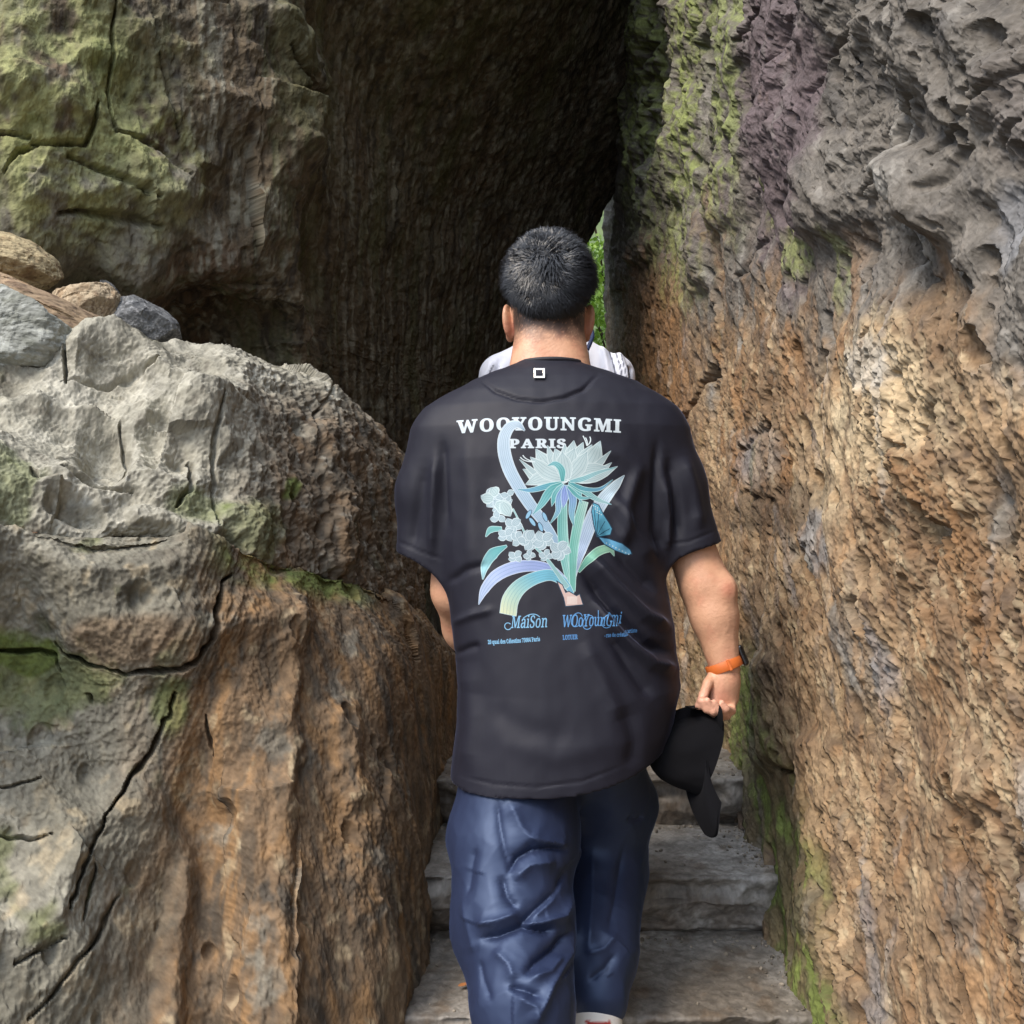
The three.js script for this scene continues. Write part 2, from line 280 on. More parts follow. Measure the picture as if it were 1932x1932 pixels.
    mixTo(o, MOSSY, ms * sst(-0.25, 0.25, st + 0.6 * n3 + 0.25 * n2 + 0.04) * 0.92); mixTo(o, DKGREY, patch(ca, cb, 1266, 190, 16, 190, f * 0.5) * 0.8);
    const bse = sst(95, 20, Math.abs(ca - (1412 + (cb - 1300) * 0.235)) + 50 * n1) * sst(1180, 1300, cb);
    mixTo(o, OLIVE, bse * 0.7 * sst(-0.3, 0.2, n2 + 0.3)); mixTo(o, MOSS, bse * sst(0.05, 0.3, n2 + 0.5 * st + 0.05));
    const blot = sst(0.28, 0.5, fbm(7.9, y * 5, z * 9, 3) + 0.2 * st); mixTo(o, MOSS, blot * (0.25 + 0.6 * sst(1250, 1750, cb)) * sst(1700, 1500, ca - (cb - 1500) * 0.2));
    mixTo(o, MOSS, patch(ca, cb, 1425, 1360, 42, 95, f * 1.2) * sst(-0.2, 0.15, n3 + 0.5 * st + 0.1) * 0.9);
    const k = 1 + 0.24 * sp + 0.32 * n3 + 0.2 * n2; o[0] *= k; o[1] *= k; o[2] *= k;
  };
  const g = rockSheet({ nu, nv, base, disp, fine, color, toward: [-1, 0, 0], uv: (x, y, z) => [z + x, y + 0.5 * x] });
  tag(put('cliff_right', g, rockMat(0.88, 0.004)), 'tall tan and grey cliff face with pits and green moss strips', null, null, 'structure');
}

// ---------- cliff on the viewer's left, leaning over the passage ----------
{
  const Y = [0.2, 1.4, 2.0, 2.2, 2.32, 2.8, 3.4, 4.3, 6.4];
  const byPx = (px, ds) => ds.map((d, j) => [(px - 966) / FOC * d, Y[j], -d]);
  const byX = (d, xs) => xs.map((x, j) => [x, Y[j], -d]);
  const cols = [
    byPx(-900, [2.2, 2.3, 2.4, 2.3, 2.1, 2.0, 2.0, 2.2, 2.8]),
    byPx(-420, [2.4, 2.5, 2.6, 2.5, 2.25, 2.15, 2.15, 2.3, 2.8]),
    byPx(-120, [2.7, 2.8, 2.9, 2.8, 2.42, 2.35, 2.4, 2.5, 2.9]),
    byPx(90, [2.8, 2.9, 3.0, 2.95, 2.5, 2.42, 2.5, 2.6, 2.9]),
    byPx(215, [2.9, 3.0, 3.05, 3.0, 2.58, 2.5, 2.62, 2.7, 3.0]),
    byPx(345, [3.0, 3.05, 3.1, 3.0, 2.70, 2.62, 2.66, 2.72, 2.9]),
    byPx(470, [3.0, 3.05, 3.08, 3.0, 2.82, 2.76, 2.78, 2.82, 2.95]),
    byPx(570, [3.05, 3.05, 3.05, 3.0, 2.94, 2.9, 2.9, 2.94, 3.0]), byX(3.3, [-.72, -.72, -.72, -.72, -.72, -.70, -.66, -.30, .8]),
    byX(3.9, [-.60, -.60, -.60, -.60, -.60, -.58, -.48, .10, 1.1]),
    byX(4.5, [-.42, -.42, -.43, -.43, -.43, -.40, -.22, .35, 1.3]),
    byX(5.0, [-.30, -.28, -.27, -.26, -.25, -.18, .02, .55, 1.4]),
    byX(5.5, [-.20, -.15, -.12, -.10, -.08, .05, .32, .85, 1.5]),
    byX(6.0, [-.15, -.05, .0, .05, .08, .22, .50, .85, 1.4]),
    byX(6.5, [-.9, -.8, -.7, -.6, -.5, -.35, -.1, .3, 1.2]),
    byX(7.2, [-3, -2.8, -2.6, -2.5, -2.4, -2.2, -2, -1.8, -1.5]),
  ];
  const surf = net(cols);
  const cracks = boxed([
    { p: [[212, 0], [206, 60], [214, 110], [208, 170], [216, 245]], w: 5, d: 0.05 },
    { p: [[216, 245], [300, 290], [350, 330]], w: 7, d: 0.04 },
    { p: [[185, 195], [180, 225], [160, 275], [110, 275], [60, 270]], w: 7, d: 0.06 },
    { p: [[0, 255], [60, 262]], w: 5, d: 0.04 }, 
    { p: [[10, 330], [40, 290], [75, 275]], w: 8, d: 0.05 }, { p: [[130, 300], [230, 340], [280, 370]], w: 10, d: 0.05 }, { p: [[110, 395], [230, 410], [300, 425]], w: 14, d: 0.06 },
    { p: [[540, 90], [560, 140], [585, 192]], w: 4, d: 0.05 }, { p: [[300, 100], [320, 200], [335, 260]], w: 5, d: 0.025 },
  ]);
  const humps = boxed([{ p: [[130, 205], [130, 245]], w: 60, d: 0.03 }, { p: [[530, 40], [560, 100], [580, 150]], w: 24, d: 0.05 }, { p: [[270, 330], [350, 360]], w: 45, d: 0.04 }, { p: [[40, 60], [40, 190]], w: 40, d: 0.04 }, { p: [[230, 500], [290, 540]], w: 40, d: 0.04 }]);
  const nu = 640, nv = 560;
  const base = (u, v) => surf(u < 0.06 ? u * 2 / 15 / 0.06 : u > 0.97 ? lerp(13.3 / 15, 1, (u - 0.97) / 0.03) : lerp(2 / 15, 13.3 / 15, (u - 0.06) / 0.91), v < 0.1 ? lerp(0, 1.2 / 8, v / 0.1) : v > 0.95 ? lerp(7.1 / 8, 1, (v - 0.95) / 0.05) : lerp(1.2 / 8, 7.1 / 8, (v - 0.1) / 0.85));
  const disp = (x, y, z, ca, cb) => {
    const front = sst(640, 560, ca);
    let h = 0.04 * fbm(x * 2.5, y * 2.2, z * 2.5, 3) + 0.012 * fbm(x * 9, y * 2, z * 9, 2);
    h += front * (0.20 * chip(x * 2.6, y * 2.8, z * 2.6) + 0.09 * chip(x * 7, y * 7, z * 7) + 0.018 * (facets(x * 21, y * 21, z * 21, 1.2, 0.5) - 0.35));
    h += (1 - front) * (0.020 * (facets(x * 5, y * 1.8, z * 5, 1, 0.5) - 0.35) + 0.007 * ridge(x * 26, y * 3, z * 26, 2));
    const wx = ca + 10 * noise(x * 9, y * 9, 1), wy = cb + 10 * noise(x * 9, y * 9, 5);
    for (const s of humps) if (wx > s.x0 && wx < s.x1 && wy > s.y0 && wy < s.y1) { const [q] = lineDist(s.p, wx, wy); h += s.d * sst(1.6, 0.2, q / s.w); }
    for (const s of cracks) if (wx > s.x0 && wx < s.x1 && wy > s.y0 && wy < s.y1) { const [q, t] = lineDist(s.p, wx, wy), ww = s.w * (0.35 + 0.75 * Math.sin(Math.PI * clamp(t, 0.03, 0.97))) * (0.75 + 0.9 * Math.abs(noise(x * 19, y * 19, z * 19))); h -= 0.65 * s.d * sst(0.95, 0.2, q / ww); }
    return h;
  };
  const fine = (x, y, z) => 0.013 * fbm(x * 28, y * 22, z * 28, 3) + 0.012 * (facets(x * 26, y * 22, z * 26, 1.1, 0.5) - 0.35) + 0.004 * noise(x * 110, y * 90, z * 110);
  const BR = RGB(100, 86, 66), GB = RGB(120, 112, 92), YG = RGB(158, 160, 108), DK = RGB(54, 47, 40), RU = RGB(98, 76, 56), GG = RGB(150, 146, 130);
  const color = (x, y, z, ca, cb, o) => {
    const n1 = fbm(x * 2.2, y * 2.2, z * 2.2, 3), n2 = fbm(x * 9, y * 8, z * 9, 3), n3 = fbm(x * 36, y * 30, z * 36, 2), st = fbm(x * 30, y * 1.6, z * 30, 3), s2 = fbm(x * 60, y * 2.6, z * 60, 2);
    o[0] = BR[0]; o[1] = BR[1]; o[2] = BR[2]; mixTo(o, GB, sst(-0.2, 0.3, n1 + 0.4 * n2)); mixTo(o, DK, sst(0.1, 0.5, n2 + 0.4 * n3) * 0.7);
    mixTo(o, RU, sst(0.05, 0.4, n1 - 0.2 * n2) * 0.6); mixTo(o, RU, patch(ca, cb, 360, 560, 120, 110, 0.6 * n1 + 0.4 * n2) * 0.7);
    mixTo(o, DK, sst(0.05, 0.35, st + 0.5 * s2) * 0.75); mixTo(o, GG, sst(0.06, 0.36, -st + 0.6 * s2) * 0.75); mixTo(o, OLIVE, sst(0.0, 0.4, fbm(x * 6, y * 1.2, z * 6, 2) + 0.4 * s2) * 0.7);
    const m = 0.9 * patch(ca, cb, 130, 170, 210, 260, 0.7 * n1 + 0.5 * n2) + 0.5 * patch(ca, cb, 300, 330, 90, 120, 0.8 * n2 + 0.4 * n1);
    mixTo(o, GG, patch(ca, cb, 120, 400, 260, 130, 0.6 * n2 + 0.4 * n1) * 0.6); mixTo(o, YG, m * sst(-0.35, 0.15, n2 + 0.4 * n3)); mixTo(o, MOSS, m * sst(0.15, 0.5, n2 - 0.3 * n3) * 0.55);
    const k = 1 + 0.34 * n3; o[0] *= k; o[1] *= k; o[2] *= k;
  };
  tag(put('cliff_left', rockSheet({ nu, nv, base, disp, fine, color, toward: [0, 0, 1] }), rockMat(0.9, 0.004)), 'mossy overhanging cliff above the boulder, streaked brown inside the passage', null, null, 'structure');
}

// ---------- the split boulder at the mouth of the passage ----------
const BG1 = RGB(164, 160, 145), BG2 = RGB(126, 122, 108), BG3 = RGB(192, 188, 174), BB1 = RGB(100, 84, 66), BB2 = RGB(128, 103, 76), BB3 = RGB(148, 114, 76), BDK = RGB(72, 65, 56), WHT = RGB(214, 218, 214);  // BB browns: real streak colour, set darker to carry shade beside the passage
const cPx = [-900, -420, -160, 0, 120, 240, 360, 470, 570, 670, 735, 778, 800], cCrack = [1000, 1000, 1002, 1005, 1010, 1006, 1018, 1046, 1072, 1100, 1122, 1150, 1180];
{
  const crest = [760, 660, 645, 650, 642, 645, 640, 668, 704, 776, 838, 900, 960], dB = [1.35, 1.48, 1.58, 1.66, 1.70, 1.75, 1.80, 1.86, 1.98, 2.15, 2.32, 2.60, 3.05], dT = [1.8, 1.92, 1.98, 2.0, 2.03, 2.06, 2.1, 2.16, 2.26, 2.4, 2.52, 2.72, 3.1];
  const cols = cPx.map((px, i) => {
    const c = cCrack[i], t = crest[i], a = dB[i], b = dT[i], r = [];
    r.push(at(px, c + 44, a + 0.30), at(px, c + 26, a + 0.05), at(px, c - 4, a - 0.01));
    r.push(at(px, lerp(c, t, 0.22), lerp(a, b, 0.08)), at(px, lerp(c, t, 0.45), lerp(a, b, 0.26)), at(px, lerp(c, t, 0.68), lerp(a, b, 0.52)), at(px, lerp(c, t, 0.88), lerp(a, b, 0.80)));
    const k = at(px, t, b); r.push(k, [k[0], k[1] - 0.015, k[2] - 0.22], [k[0], k[1] - 0.12, k[2] - 0.55], [k[0], k[1] - 0.4, k[2] - 0.8]); return r;
  });
  const surf = net(cols);
  const cracks = boxed([
    { p: [[118, 640], [122, 670], [118, 705]], w: 6, d: 0.06 }, { p: [[110, 700], [180, 705], [240, 690], [300, 670]], w: 6, d: 0.025 },
    { p: [[225, 760], [235, 830], [225, 900]], w: 7, d: 0.04 }, { p: [[120, 900], [170, 920], [250, 940]], w: 8, d: 0.035 }, { p: [[60, 900], [75, 920]], w: 8, d: 0.03 },
    { p: [[350, 880], [355, 930], [330, 960]], w: 7, d: 0.04 }, { p: [[400, 790], [395, 900], [410, 1000]], w: 6, d: 0.03 }, { p: [[540, 930], [560, 955]], w: 8, d: 0.03 }, { p: [[640, 700], [600, 780], [590, 860]], w: 6, d: 0.02 },
  ]);
  const humps = boxed([
    { p: [[440, 980], [470, 1000]], w: 40, d: 0.03 }, { p: [[260, 980], [400, 1010]], w: 20, d: 0.03 },
    { p: [[600, 820], [640, 950], [640, 1050]], w: 30, d: 0.025 },
  ]);
  const dents = boxed([{ p: [[190, 800], [200, 870]], w: 42, d: 0.06 }, { p: [[310, 790], [320, 860]], w: 40, d: 0.035 }, { p: [[110, 960], [180, 985]], w: 20, d: 0.03 }]);
  const disp = (x, y, z, ca, cb, nx, ny) => {
    const gr = sst(520, 380, ca);
    let h = 0.02 * fbm(x * 4, y * 4, z * 4, 3);
    h += gr * (0.3 + 0.7 * sst(1030, 930, cb)) * (0.20 * chip(x * 4.4 + 3, y * 4.6, z * 4.4) + 0.065 * chip(x * 11, y * 11 + 2, z * 11) + 0.018 * chip(x * 27, y * 27 + 2, z * 27)) + (1 - gr) * (0.055 * chip(x * 6 + 1, y * 5, z * 6));
    const wx = ca + 10 * noise(x * 14, y * 14, 1) + 4 * noise(x * 50, y * 50, 3), wy = cb + 10 * noise(x * 14, y * 14, 5) + 4 * noise(x * 50, y * 50, 8);
    if (ny < 0.95) {
      for (const s of humps) if (wx > s.x0 && wx < s.x1 && wy > s.y0 && wy < s.y1) { const [q] = lineDist(s.p, wx, wy); h += s.d * clamp(1.2 - q / s.w); }
      for (const s of dents) if (wx > s.x0 && wx < s.x1 && wy > s.y0 && wy < s.y1) { const [q] = lineDist(s.p, wx, wy); h -= s.d * sst(1.5, 0.4, q / s.w); }
      for (const s of cracks) if (wx > s.x0 && wx < s.x1 && wy > s.y0 && wy < s.y1) { const [q, t] = lineDist(s.p, wx, wy), ww = s.w * (0.35 + 0.75 * Math.sin(Math.PI * clamp(t, 0.03, 0.97))) * (0.75 + 0.9 * Math.abs(noise(x * 19, y * 19, z * 19))); h -= 0.65 * s.d * sst(0.95, 0.2, q / ww); }
    }
    return h;
  };
  const fine = (x, y, z, ca) => {
    const gr = sst(520, 380, ca); let h = (0.007 + 0.006 * (1 - gr)) * fbm(x * 36, y * 34, z * 36, 3) + 0.0028 * noise(x * 150, y * 150, z * 150) + (1 - gr) * 0.007 * ridge(x * 30, y * 9, z * 30, 2) + 0.005 * (facets(x * 38, y * 38, z * 38, 1.1, 0.5) - 0.35);
    if (gr < 1) { const p = pits(x * 36, y * 24, z * 36, 0.3); if (p > 0) h -= 0.009 * Math.sqrt(p) * (1 - gr); } return h;
  };
  const color = (x, y, z, ca, cb, o) => {
    const n1 = fbm(x * 3, y * 3, z * 3, 3), n2 = fbm(x * 11, y * 10, z * 11, 3), n3 = fbm(x * 44, y * 38, z * 44, 3), st = fbm(x * 36, y * 4.5, z * 36, 3), sp = noise(x * 150, y * 150, z * 150);
    o[0] = BG1[0]; o[1] = BG1[1]; o[2] = BG1[2]; mixTo(o, BG2, sst(-0.05, 0.4, n1 + 0.5 * n2)); mixTo(o, BG3, sst(0.05, 0.4, -n2 + 0.3 * n3) * 0.55);
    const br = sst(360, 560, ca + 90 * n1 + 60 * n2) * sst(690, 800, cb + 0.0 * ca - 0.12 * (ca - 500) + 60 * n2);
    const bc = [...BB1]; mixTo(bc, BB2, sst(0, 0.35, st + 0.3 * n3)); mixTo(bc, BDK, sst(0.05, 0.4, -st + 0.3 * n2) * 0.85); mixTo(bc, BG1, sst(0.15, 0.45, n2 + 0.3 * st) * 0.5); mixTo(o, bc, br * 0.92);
    mixTo(o, BDK, sst(0.12, 0.5, n3 + 0.4 * n2) * 0.55); mixTo(o, BG3, sst(0.15, 0.45, fbm(x * 26, y * 26, z * 26 + 7, 3)) * 0.45);
    mixTo(o, WHT, sst(0.42, 0.56, fbm(x * 13, y * 13, z * 13 + 4, 3)) * sst(340, 180, ca) * 0.8);
    mixTo(o, MOSS, (patch(ca, cb, 20, 930, 60, 70, 0.8 * n2 + 0.4 * n3) + patch(ca, cb, 370, 960, 60, 40, 0.8 * n2)) * 0.55 + patch(ca, cb, 545, 925, 16, 22, n2) * 0.9 + 0.3 * sst(0.25, 0.5, n1 + 0.4 * n2) + 0.45 * patch(ca, cb, 470, 1000, 60, 60, n2));
    const k = 1 + 0.32 * n3 + 0.16 * sp; o[0] *= k; o[1] *= k; o[2] *= k;
  };
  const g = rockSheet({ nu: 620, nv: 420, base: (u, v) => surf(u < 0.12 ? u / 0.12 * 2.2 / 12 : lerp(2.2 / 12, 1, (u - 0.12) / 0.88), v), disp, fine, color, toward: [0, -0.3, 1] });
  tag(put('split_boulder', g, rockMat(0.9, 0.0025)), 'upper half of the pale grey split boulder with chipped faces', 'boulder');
}
{
  const px = [-900, -420, -160, 0, 130, 260, 400, 480, 560, 645, 738, 812, 856, 850];
  const dd = [[1.3, 1.28, 1.26, 1.2, 1.1], [1.42, 1.4, 1.38, 1.32, 1.22], [1.5, 1.48, 1.46, 1.4, 1.28], [1.62, 1.6, 1.57, 1.5, 1.38], [1.66, 1.62, 1.63, 1.56, 1.43], [1.70, 1.65, 1.67, 1.6, 1.47], [1.76, 1.71, 1.72, 1.65, 1.53], [1.83, 1.74, 1.68, 1.58, 1.48], [1.94, 1.82, 1.73, 1.62, 1.52], [2.06, 1.92, 1.80, 1.69, 1.58], [2.23, 2.06, 1.92, 1.79, 1.66], [2.48, 2.40, 2.30, 2.14, 1.98], [2.82, 2.77, 2.73, 2.67, 2.6], [3.4, 3.4, 3.4, 3.4, 3.4]];
  const crk = (p) => { for (let i = 0; i + 1 < cPx.length; i++) if (p <= cPx[i + 1]) return lerp(cCrack[i], cCrack[i + 1], clamp((p - cPx[i]) / (cPx[i + 1] - cPx[i]))); return 1180 + (p - 800) * 1.0; };
  const cols = px.map((p, i) => { const c = crk(p), d = dd[i]; return [at(p, c - 2, d[0] + 0.42), at(p, c + 4, d[0] + 0.05), at(p, c + 16, d[0] - 0.01), at(p, 1250, d[1]), at(p, 1450, d[2]), at(p, 1700, d[3]), at(p, 2060, d[4])]; });
  const surf = net(cols);
  const cracks = boxed([
    { p: [[85, 1215], [105, 1240], [150, 1255], [230, 1268], [310, 1266], [370, 1240], [398, 1205], [405, 1150], [415, 1105], [440, 1085]], w: 7, d: 0.06 },
    { p: [[0, 1225], [60, 1232], [85, 1240], [95, 1275]], w: 6, d: 0.045 },
    { p: [[330, 1305], [318, 1340], [296, 1385], [262, 1440], [238, 1485], [215, 1530]], w: 7, d: 0.06 },
    { p: [[215, 1530], [185, 1590], [150, 1650], [128, 1700], [110, 1730]], w: 5, d: 0.035 }, { p: [[0, 1478], [40, 1474], [72, 1470]], w: 4, d: 0.03 }, { p: [[0, 1588], [50, 1584], [90, 1578]], w: 4, d: 0.03 },
    { p: [[230, 1690], [195, 1740], [165, 1800], [120, 1860], [40, 1930]], w: 5, d: 0.035 }, { p: [[178, 1640], [160, 1700], [148, 1745]], w: 5, d: 0.03 }, { p: [[0, 1830], [60, 1800], [110, 1780]], w: 6, d: 0.035 },
    { p: [[560, 1700], [575, 1760]], w: 7, d: 0.015 }, { p: [[452, 1690], [462, 1740]], w: 8, d: 0.02 }, { p: [[445, 1780], [455, 1810]], w: 7, d: 0.02 }, { p: [[395, 1350], [405, 1420]], w: 6, d: 0.02 }, { p: [[160, 1320], [178, 1340]], w: 7, d: 0.03 },
  ]);
  const humps = boxed([{ p: [[170, 1170], [260, 1200], [340, 1190]], w: 85, d: 0.05 }, { p: [[150, 1080], [350, 1060]], w: 45, d: 0.02 }, { p: [[450, 1160], [520, 1180]], w: 55, d: 0.03 }, { p: [[430, 1330], [420, 1500]], w: 30, d: 0.02 }, { p: [[250, 1500], [330, 1600]], w: 40, d: 0.02 }, { p: [[150, 1600], [60, 1700]], w: 60, d: 0.025 }, { p: [[350, 1640], [310, 1932]], w: 26, d: 0.025 }, { p: [[640, 1350], [660, 1500]], w: 30, d: 0.025 }, { p: [[545, 1100], [530, 1932]], w: 22, d: 0.02 }]);
  const disp = (x, y, z, ca, cb) => {
    const gr = sst(430, 250, ca + (cb - 1300) * 0.25);
    let h = 0.02 * fbm(x * 4, y * 3, z * 4, 3) + 0.016 * fbm(x * 9, y * 1.6, z * 9, 2) * (1 - gr);
    h += gr * (0.11 * chip(x * 5 + 3, y * 5, z * 5) + 0.02 * chip(x * 13, y * 13, z * 13)) + (1 - gr) * 0.035 * chip(x * 8 + 1, y * 4.5, z * 8);
    const wx = ca + 12 * noise(x * 16, y * 16, 1) + 6 * noise(x * 50, y * 50, 3), wy = cb + 12 * noise(x * 16, y * 16, 5) + 6 * noise(x * 50, y * 50, 8);
    for (const s of humps) if (wx > s.x0 && wx < s.x1 && wy > s.y0 && wy < s.y1) { const [q] = lineDist(s.p, wx, wy); h += s.d * sst(1.5, 0.0, q / s.w); }
    for (const s of cracks) if (wx > s.x0 && wx < s.x1 && wy > s.y0 && wy < s.y1) { const [q, t] = lineDist(s.p, wx, wy), ww = s.w * (0.35 + 0.75 * Math.sin(Math.PI * clamp(t, 0.03, 0.97))) * (0.75 + 0.9 * Math.abs(noise(x * 19, y * 19, z * 19))); h -= 0.75 * s.d * sst(0.95, 0.2, q / ww); }
    return h;
  };
  const fine = (x, y, z, ca, cb) => {
    const gr = sst(430, 250, ca + (cb - 1300) * 0.25); const m = 0.4 + 0.6 * Math.max(gr, sst(-0.2, 0.3, fbm(x * 4, y * 2.5, z * 4, 2))); let h = m * (0.008 * fbm(x * 36, y * (30 - 10 * (1 - gr)), z * 36, 3) + 0.003 * noise(x * 150, y * 130, z * 150) + 0.006 * (facets(x * 34, y * 30, z * 34, 1.1, 0.5) - 0.35));
    const p = pits(x * 22, y * 14, z * 22, 0.10); if (p > 0) h -= 0.015 * Math.sqrt(p); return h;
  };
  const color = (x, y, z, ca, cb, o) => {
    const n1 = fbm(x * 3, y * 3, z * 3, 3), n2 = fbm(x * 11, y * 9, z * 11, 3), n3 = fbm(x * 44, y * 34, z * 44, 3), st = fbm(x * 26, y * 2.4, z * 26, 3), s2 = fbm(x * 70, y * 5, z * 70, 2), sp = noise(x * 150, y * 150, z * 150);
    o[0] = BG2[0]; o[1] = BG2[1]; o[2] = BG2[2]; mixTo(o, BG1, sst(-0.1, 0.35, n1 + 0.5 * n2) * 0.8); mixTo(o, BDK, sst(0.05, 0.45, n2 - 0.3 * n3) * 0.5); mixTo(o, CREAM, sst(0.15, 0.5, -n2 + 0.4 * n3) * 0.3);
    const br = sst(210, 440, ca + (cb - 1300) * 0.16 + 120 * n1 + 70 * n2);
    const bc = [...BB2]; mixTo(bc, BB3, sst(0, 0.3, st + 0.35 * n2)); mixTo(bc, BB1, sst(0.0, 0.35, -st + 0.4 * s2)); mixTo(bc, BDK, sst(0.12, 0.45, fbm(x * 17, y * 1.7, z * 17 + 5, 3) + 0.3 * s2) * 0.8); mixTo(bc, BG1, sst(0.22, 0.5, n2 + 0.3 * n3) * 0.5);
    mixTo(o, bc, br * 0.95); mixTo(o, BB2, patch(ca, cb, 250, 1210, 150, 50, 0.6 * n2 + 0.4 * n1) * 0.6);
    mixTo(o, BDK, sst(0.10, 0.5, n3 + 0.4 * n2) * 0.6); mixTo(o, CREAM, sst(0.18, 0.45, fbm(x * 24, y * 20, z * 24 + 7, 3)) * 0.4);
    const ledge = sst(50, 12, Math.abs(cb - (1062 + (ca - 450) * 0.21))) * sst(360, 470, ca) * sst(740, 640, ca);
    mixTo(o, MOSS, ledge * sst(-0.3, 0.2, n2 + 0.4 * n3 + 0.1) * 0.9); mixTo(o, MOSS, (patch(ca, cb, 60, 1290, 130, 90, 0.9 * n2 + 0.5 * n3) + patch(ca, cb, 320, 1320, 40, 60, n2) + patch(ca, cb, 30, 1230, 70, 40, n2)) * 0.6);
    mixTo(o, MOSSY, 0.4 * sst(0.2, 0.5, n2 + 0.3 * n1) * sst(420, 200, ca));
    const k = 1 + 0.36 * n3 + 0.16 * sp; o[0] *= k; o[1] *= k; o[2] *= k;
  };
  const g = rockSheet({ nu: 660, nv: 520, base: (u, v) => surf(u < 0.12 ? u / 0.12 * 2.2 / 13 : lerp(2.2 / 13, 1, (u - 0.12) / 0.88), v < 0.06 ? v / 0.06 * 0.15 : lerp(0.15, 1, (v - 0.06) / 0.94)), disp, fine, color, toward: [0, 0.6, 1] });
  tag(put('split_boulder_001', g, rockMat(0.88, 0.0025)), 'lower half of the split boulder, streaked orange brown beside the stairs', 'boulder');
}

// ---------- loose rocks lying on the boulder ----------
function looseRock(name, label, c, r, s, tones, opt = {}) {
  const g0 = new THREE.IcosahedronGeometry(1, opt.detail || 40), p = g0.attributes.position, n = p.count, C = new Float32Array(n * 3), o = [0, 0, 0];
  const e = new THREE.Euler(...(opt.turn || [0, 0, 0])), v = new THREE.Vector3(), UV = new Float32Array(n * 2);
  reseed(Math.floor(s * 1000)); const planes = []; for (let i = 0; i < 13; i++) { const zz = rnd() * 2 - 1, t = rnd() * 6.283, q = Math.sqrt(1 - zz * zz); planes.push([q * Math.cos(t), zz, q * Math.sin(t), lerp(1, 0.62 + 0.3 * rnd(), (opt.chip ?? 0.5) * 1.3)]); }
  const cut = (a, b, c2) => { let m = 1.02; for (const q of planes) { const w = a * q[0] + b * q[1] + c2 * q[2]; if (w > 0.05) m = Math.min(m, q[3] / w); } return m; };
  for (let i = 0; i < n; i++) {
    v.fromBufferAttribute(p, i); const a = v.x, b = v.y, cc = v.z;
    const k = cut(a, b, cc) * (1 + 0.10 * fbm(a * 2.5 + s, b * 2.5, cc * 2.5, 3)) + 0.09 * (facets(a * 3 + s, b * 3, cc * 3, 1.2, 0.5) - 0.3) + 0.03 * fbm(a * 14 + s, b * 14, cc * 14, 3);
    const n2 = fbm(a * 3 + s, b * 3, cc * 3, 3), n3 = fbm(a * 11 + s, b * 11, cc * 11, 3);
    o[0] = tones[0][0]; o[1] = tones[0][1]; o[2] = tones[0][2]; mixTo(o, tones[1], sst(0, 0.35, n2 + 0.4 * n3)); mixTo(o, tones[2], sst(0.1, 0.45, n3 - 0.3 * n2) * 0.8);
    C[i * 3] = o[0]; C[i * 3 + 1] = o[1]; C[i * 3 + 2] = o[2]; UV[i * 2] = a * r[0] * 1.2 + cc * 0.3; UV[i * 2 + 1] = b * r[1] * 1.2;
    v.set(a * r[0] * k, b * r[1] * k, cc * r[2] * k).applyEuler(e); p.setXYZ(i, v.x, v.y, v.z);
  }
  g0.setAttribute('color', new THREE.BufferAttribute(C, 3)); g0.setAttribute('uv', new THREE.BufferAttribute(UV, 2)); g0.computeVertexNormals();
  const m = put(name, g0, rockMat(0.92, 0.002)); m.position.set(...c); return tag(m, label, 'rock', 'loose rocks on the boulder');
}
const STONE = [RGB(190, 172, 144), RGB(160, 138, 110), RGB(112, 92, 74)], SLATE = [RGB(110, 112, 114), RGB(70, 72, 76), RGB(180, 180, 182)], PALEGREY = [RGB(158, 160, 152), RGB(130, 132, 122), RGB(190, 192, 186)];
looseRock('loose_rock', 'rounded tan rock between the brown slab and the dark grey stone', at(166, 590, 2.24), [0.088, 0.082, 0.08], 3.1, STONE, { chip: 0.7 });
looseRock('loose_rock_001', 'jagged dark grey stone with pale veins under the overhang', at(268, 622, 2.26), [0.088, 0.072, 0.07], 8.7, SLATE, { chip: 0.7, turn: [0, 0, -0.5] });
looseRock('loose_rock_002', 'yellow brown rock at the left edge below the mossy overhang', at(22, 505, 2.34), [0.115, 0.075, 0.1], 5.2, [RGB(186, 170, 134), RGB(148, 126, 94), RGB(104, 86, 64)], { chip: 0.75, turn: [0, 0, -0.35] });
looseRock('loose_rock_003', 'reddish brown cracked slab lying behind the angular pale block', at(75, 588, 2.2), [0.20, 0.058, 0.11], 1.9, [RGB(158, 136, 110), RGB(122, 100, 80), RGB(88, 72, 60)], { chip: 0.7, turn: [0, 0, -0.42] });
looseRock('loose_rock_004', 'angular pale grey block resting on the boulder at the left edge', at(20, 640, 2.03), [0.135, 0.10, 0.12], 12.4, PALEGREY, { chip: 0.75, turn: [0, 0.4, -0.2] });
looseRock('loose_rock_005', 'small flat charcoal slate tucked behind the tan rock', at(213, 570, 2.36), [0.022, 0.058, 0.05], 6.3, SLATE.map((c) => c.map((v) => v * 0.6)), { chip: 0.5, turn: [0, 0, 0.45], detail: 16 });

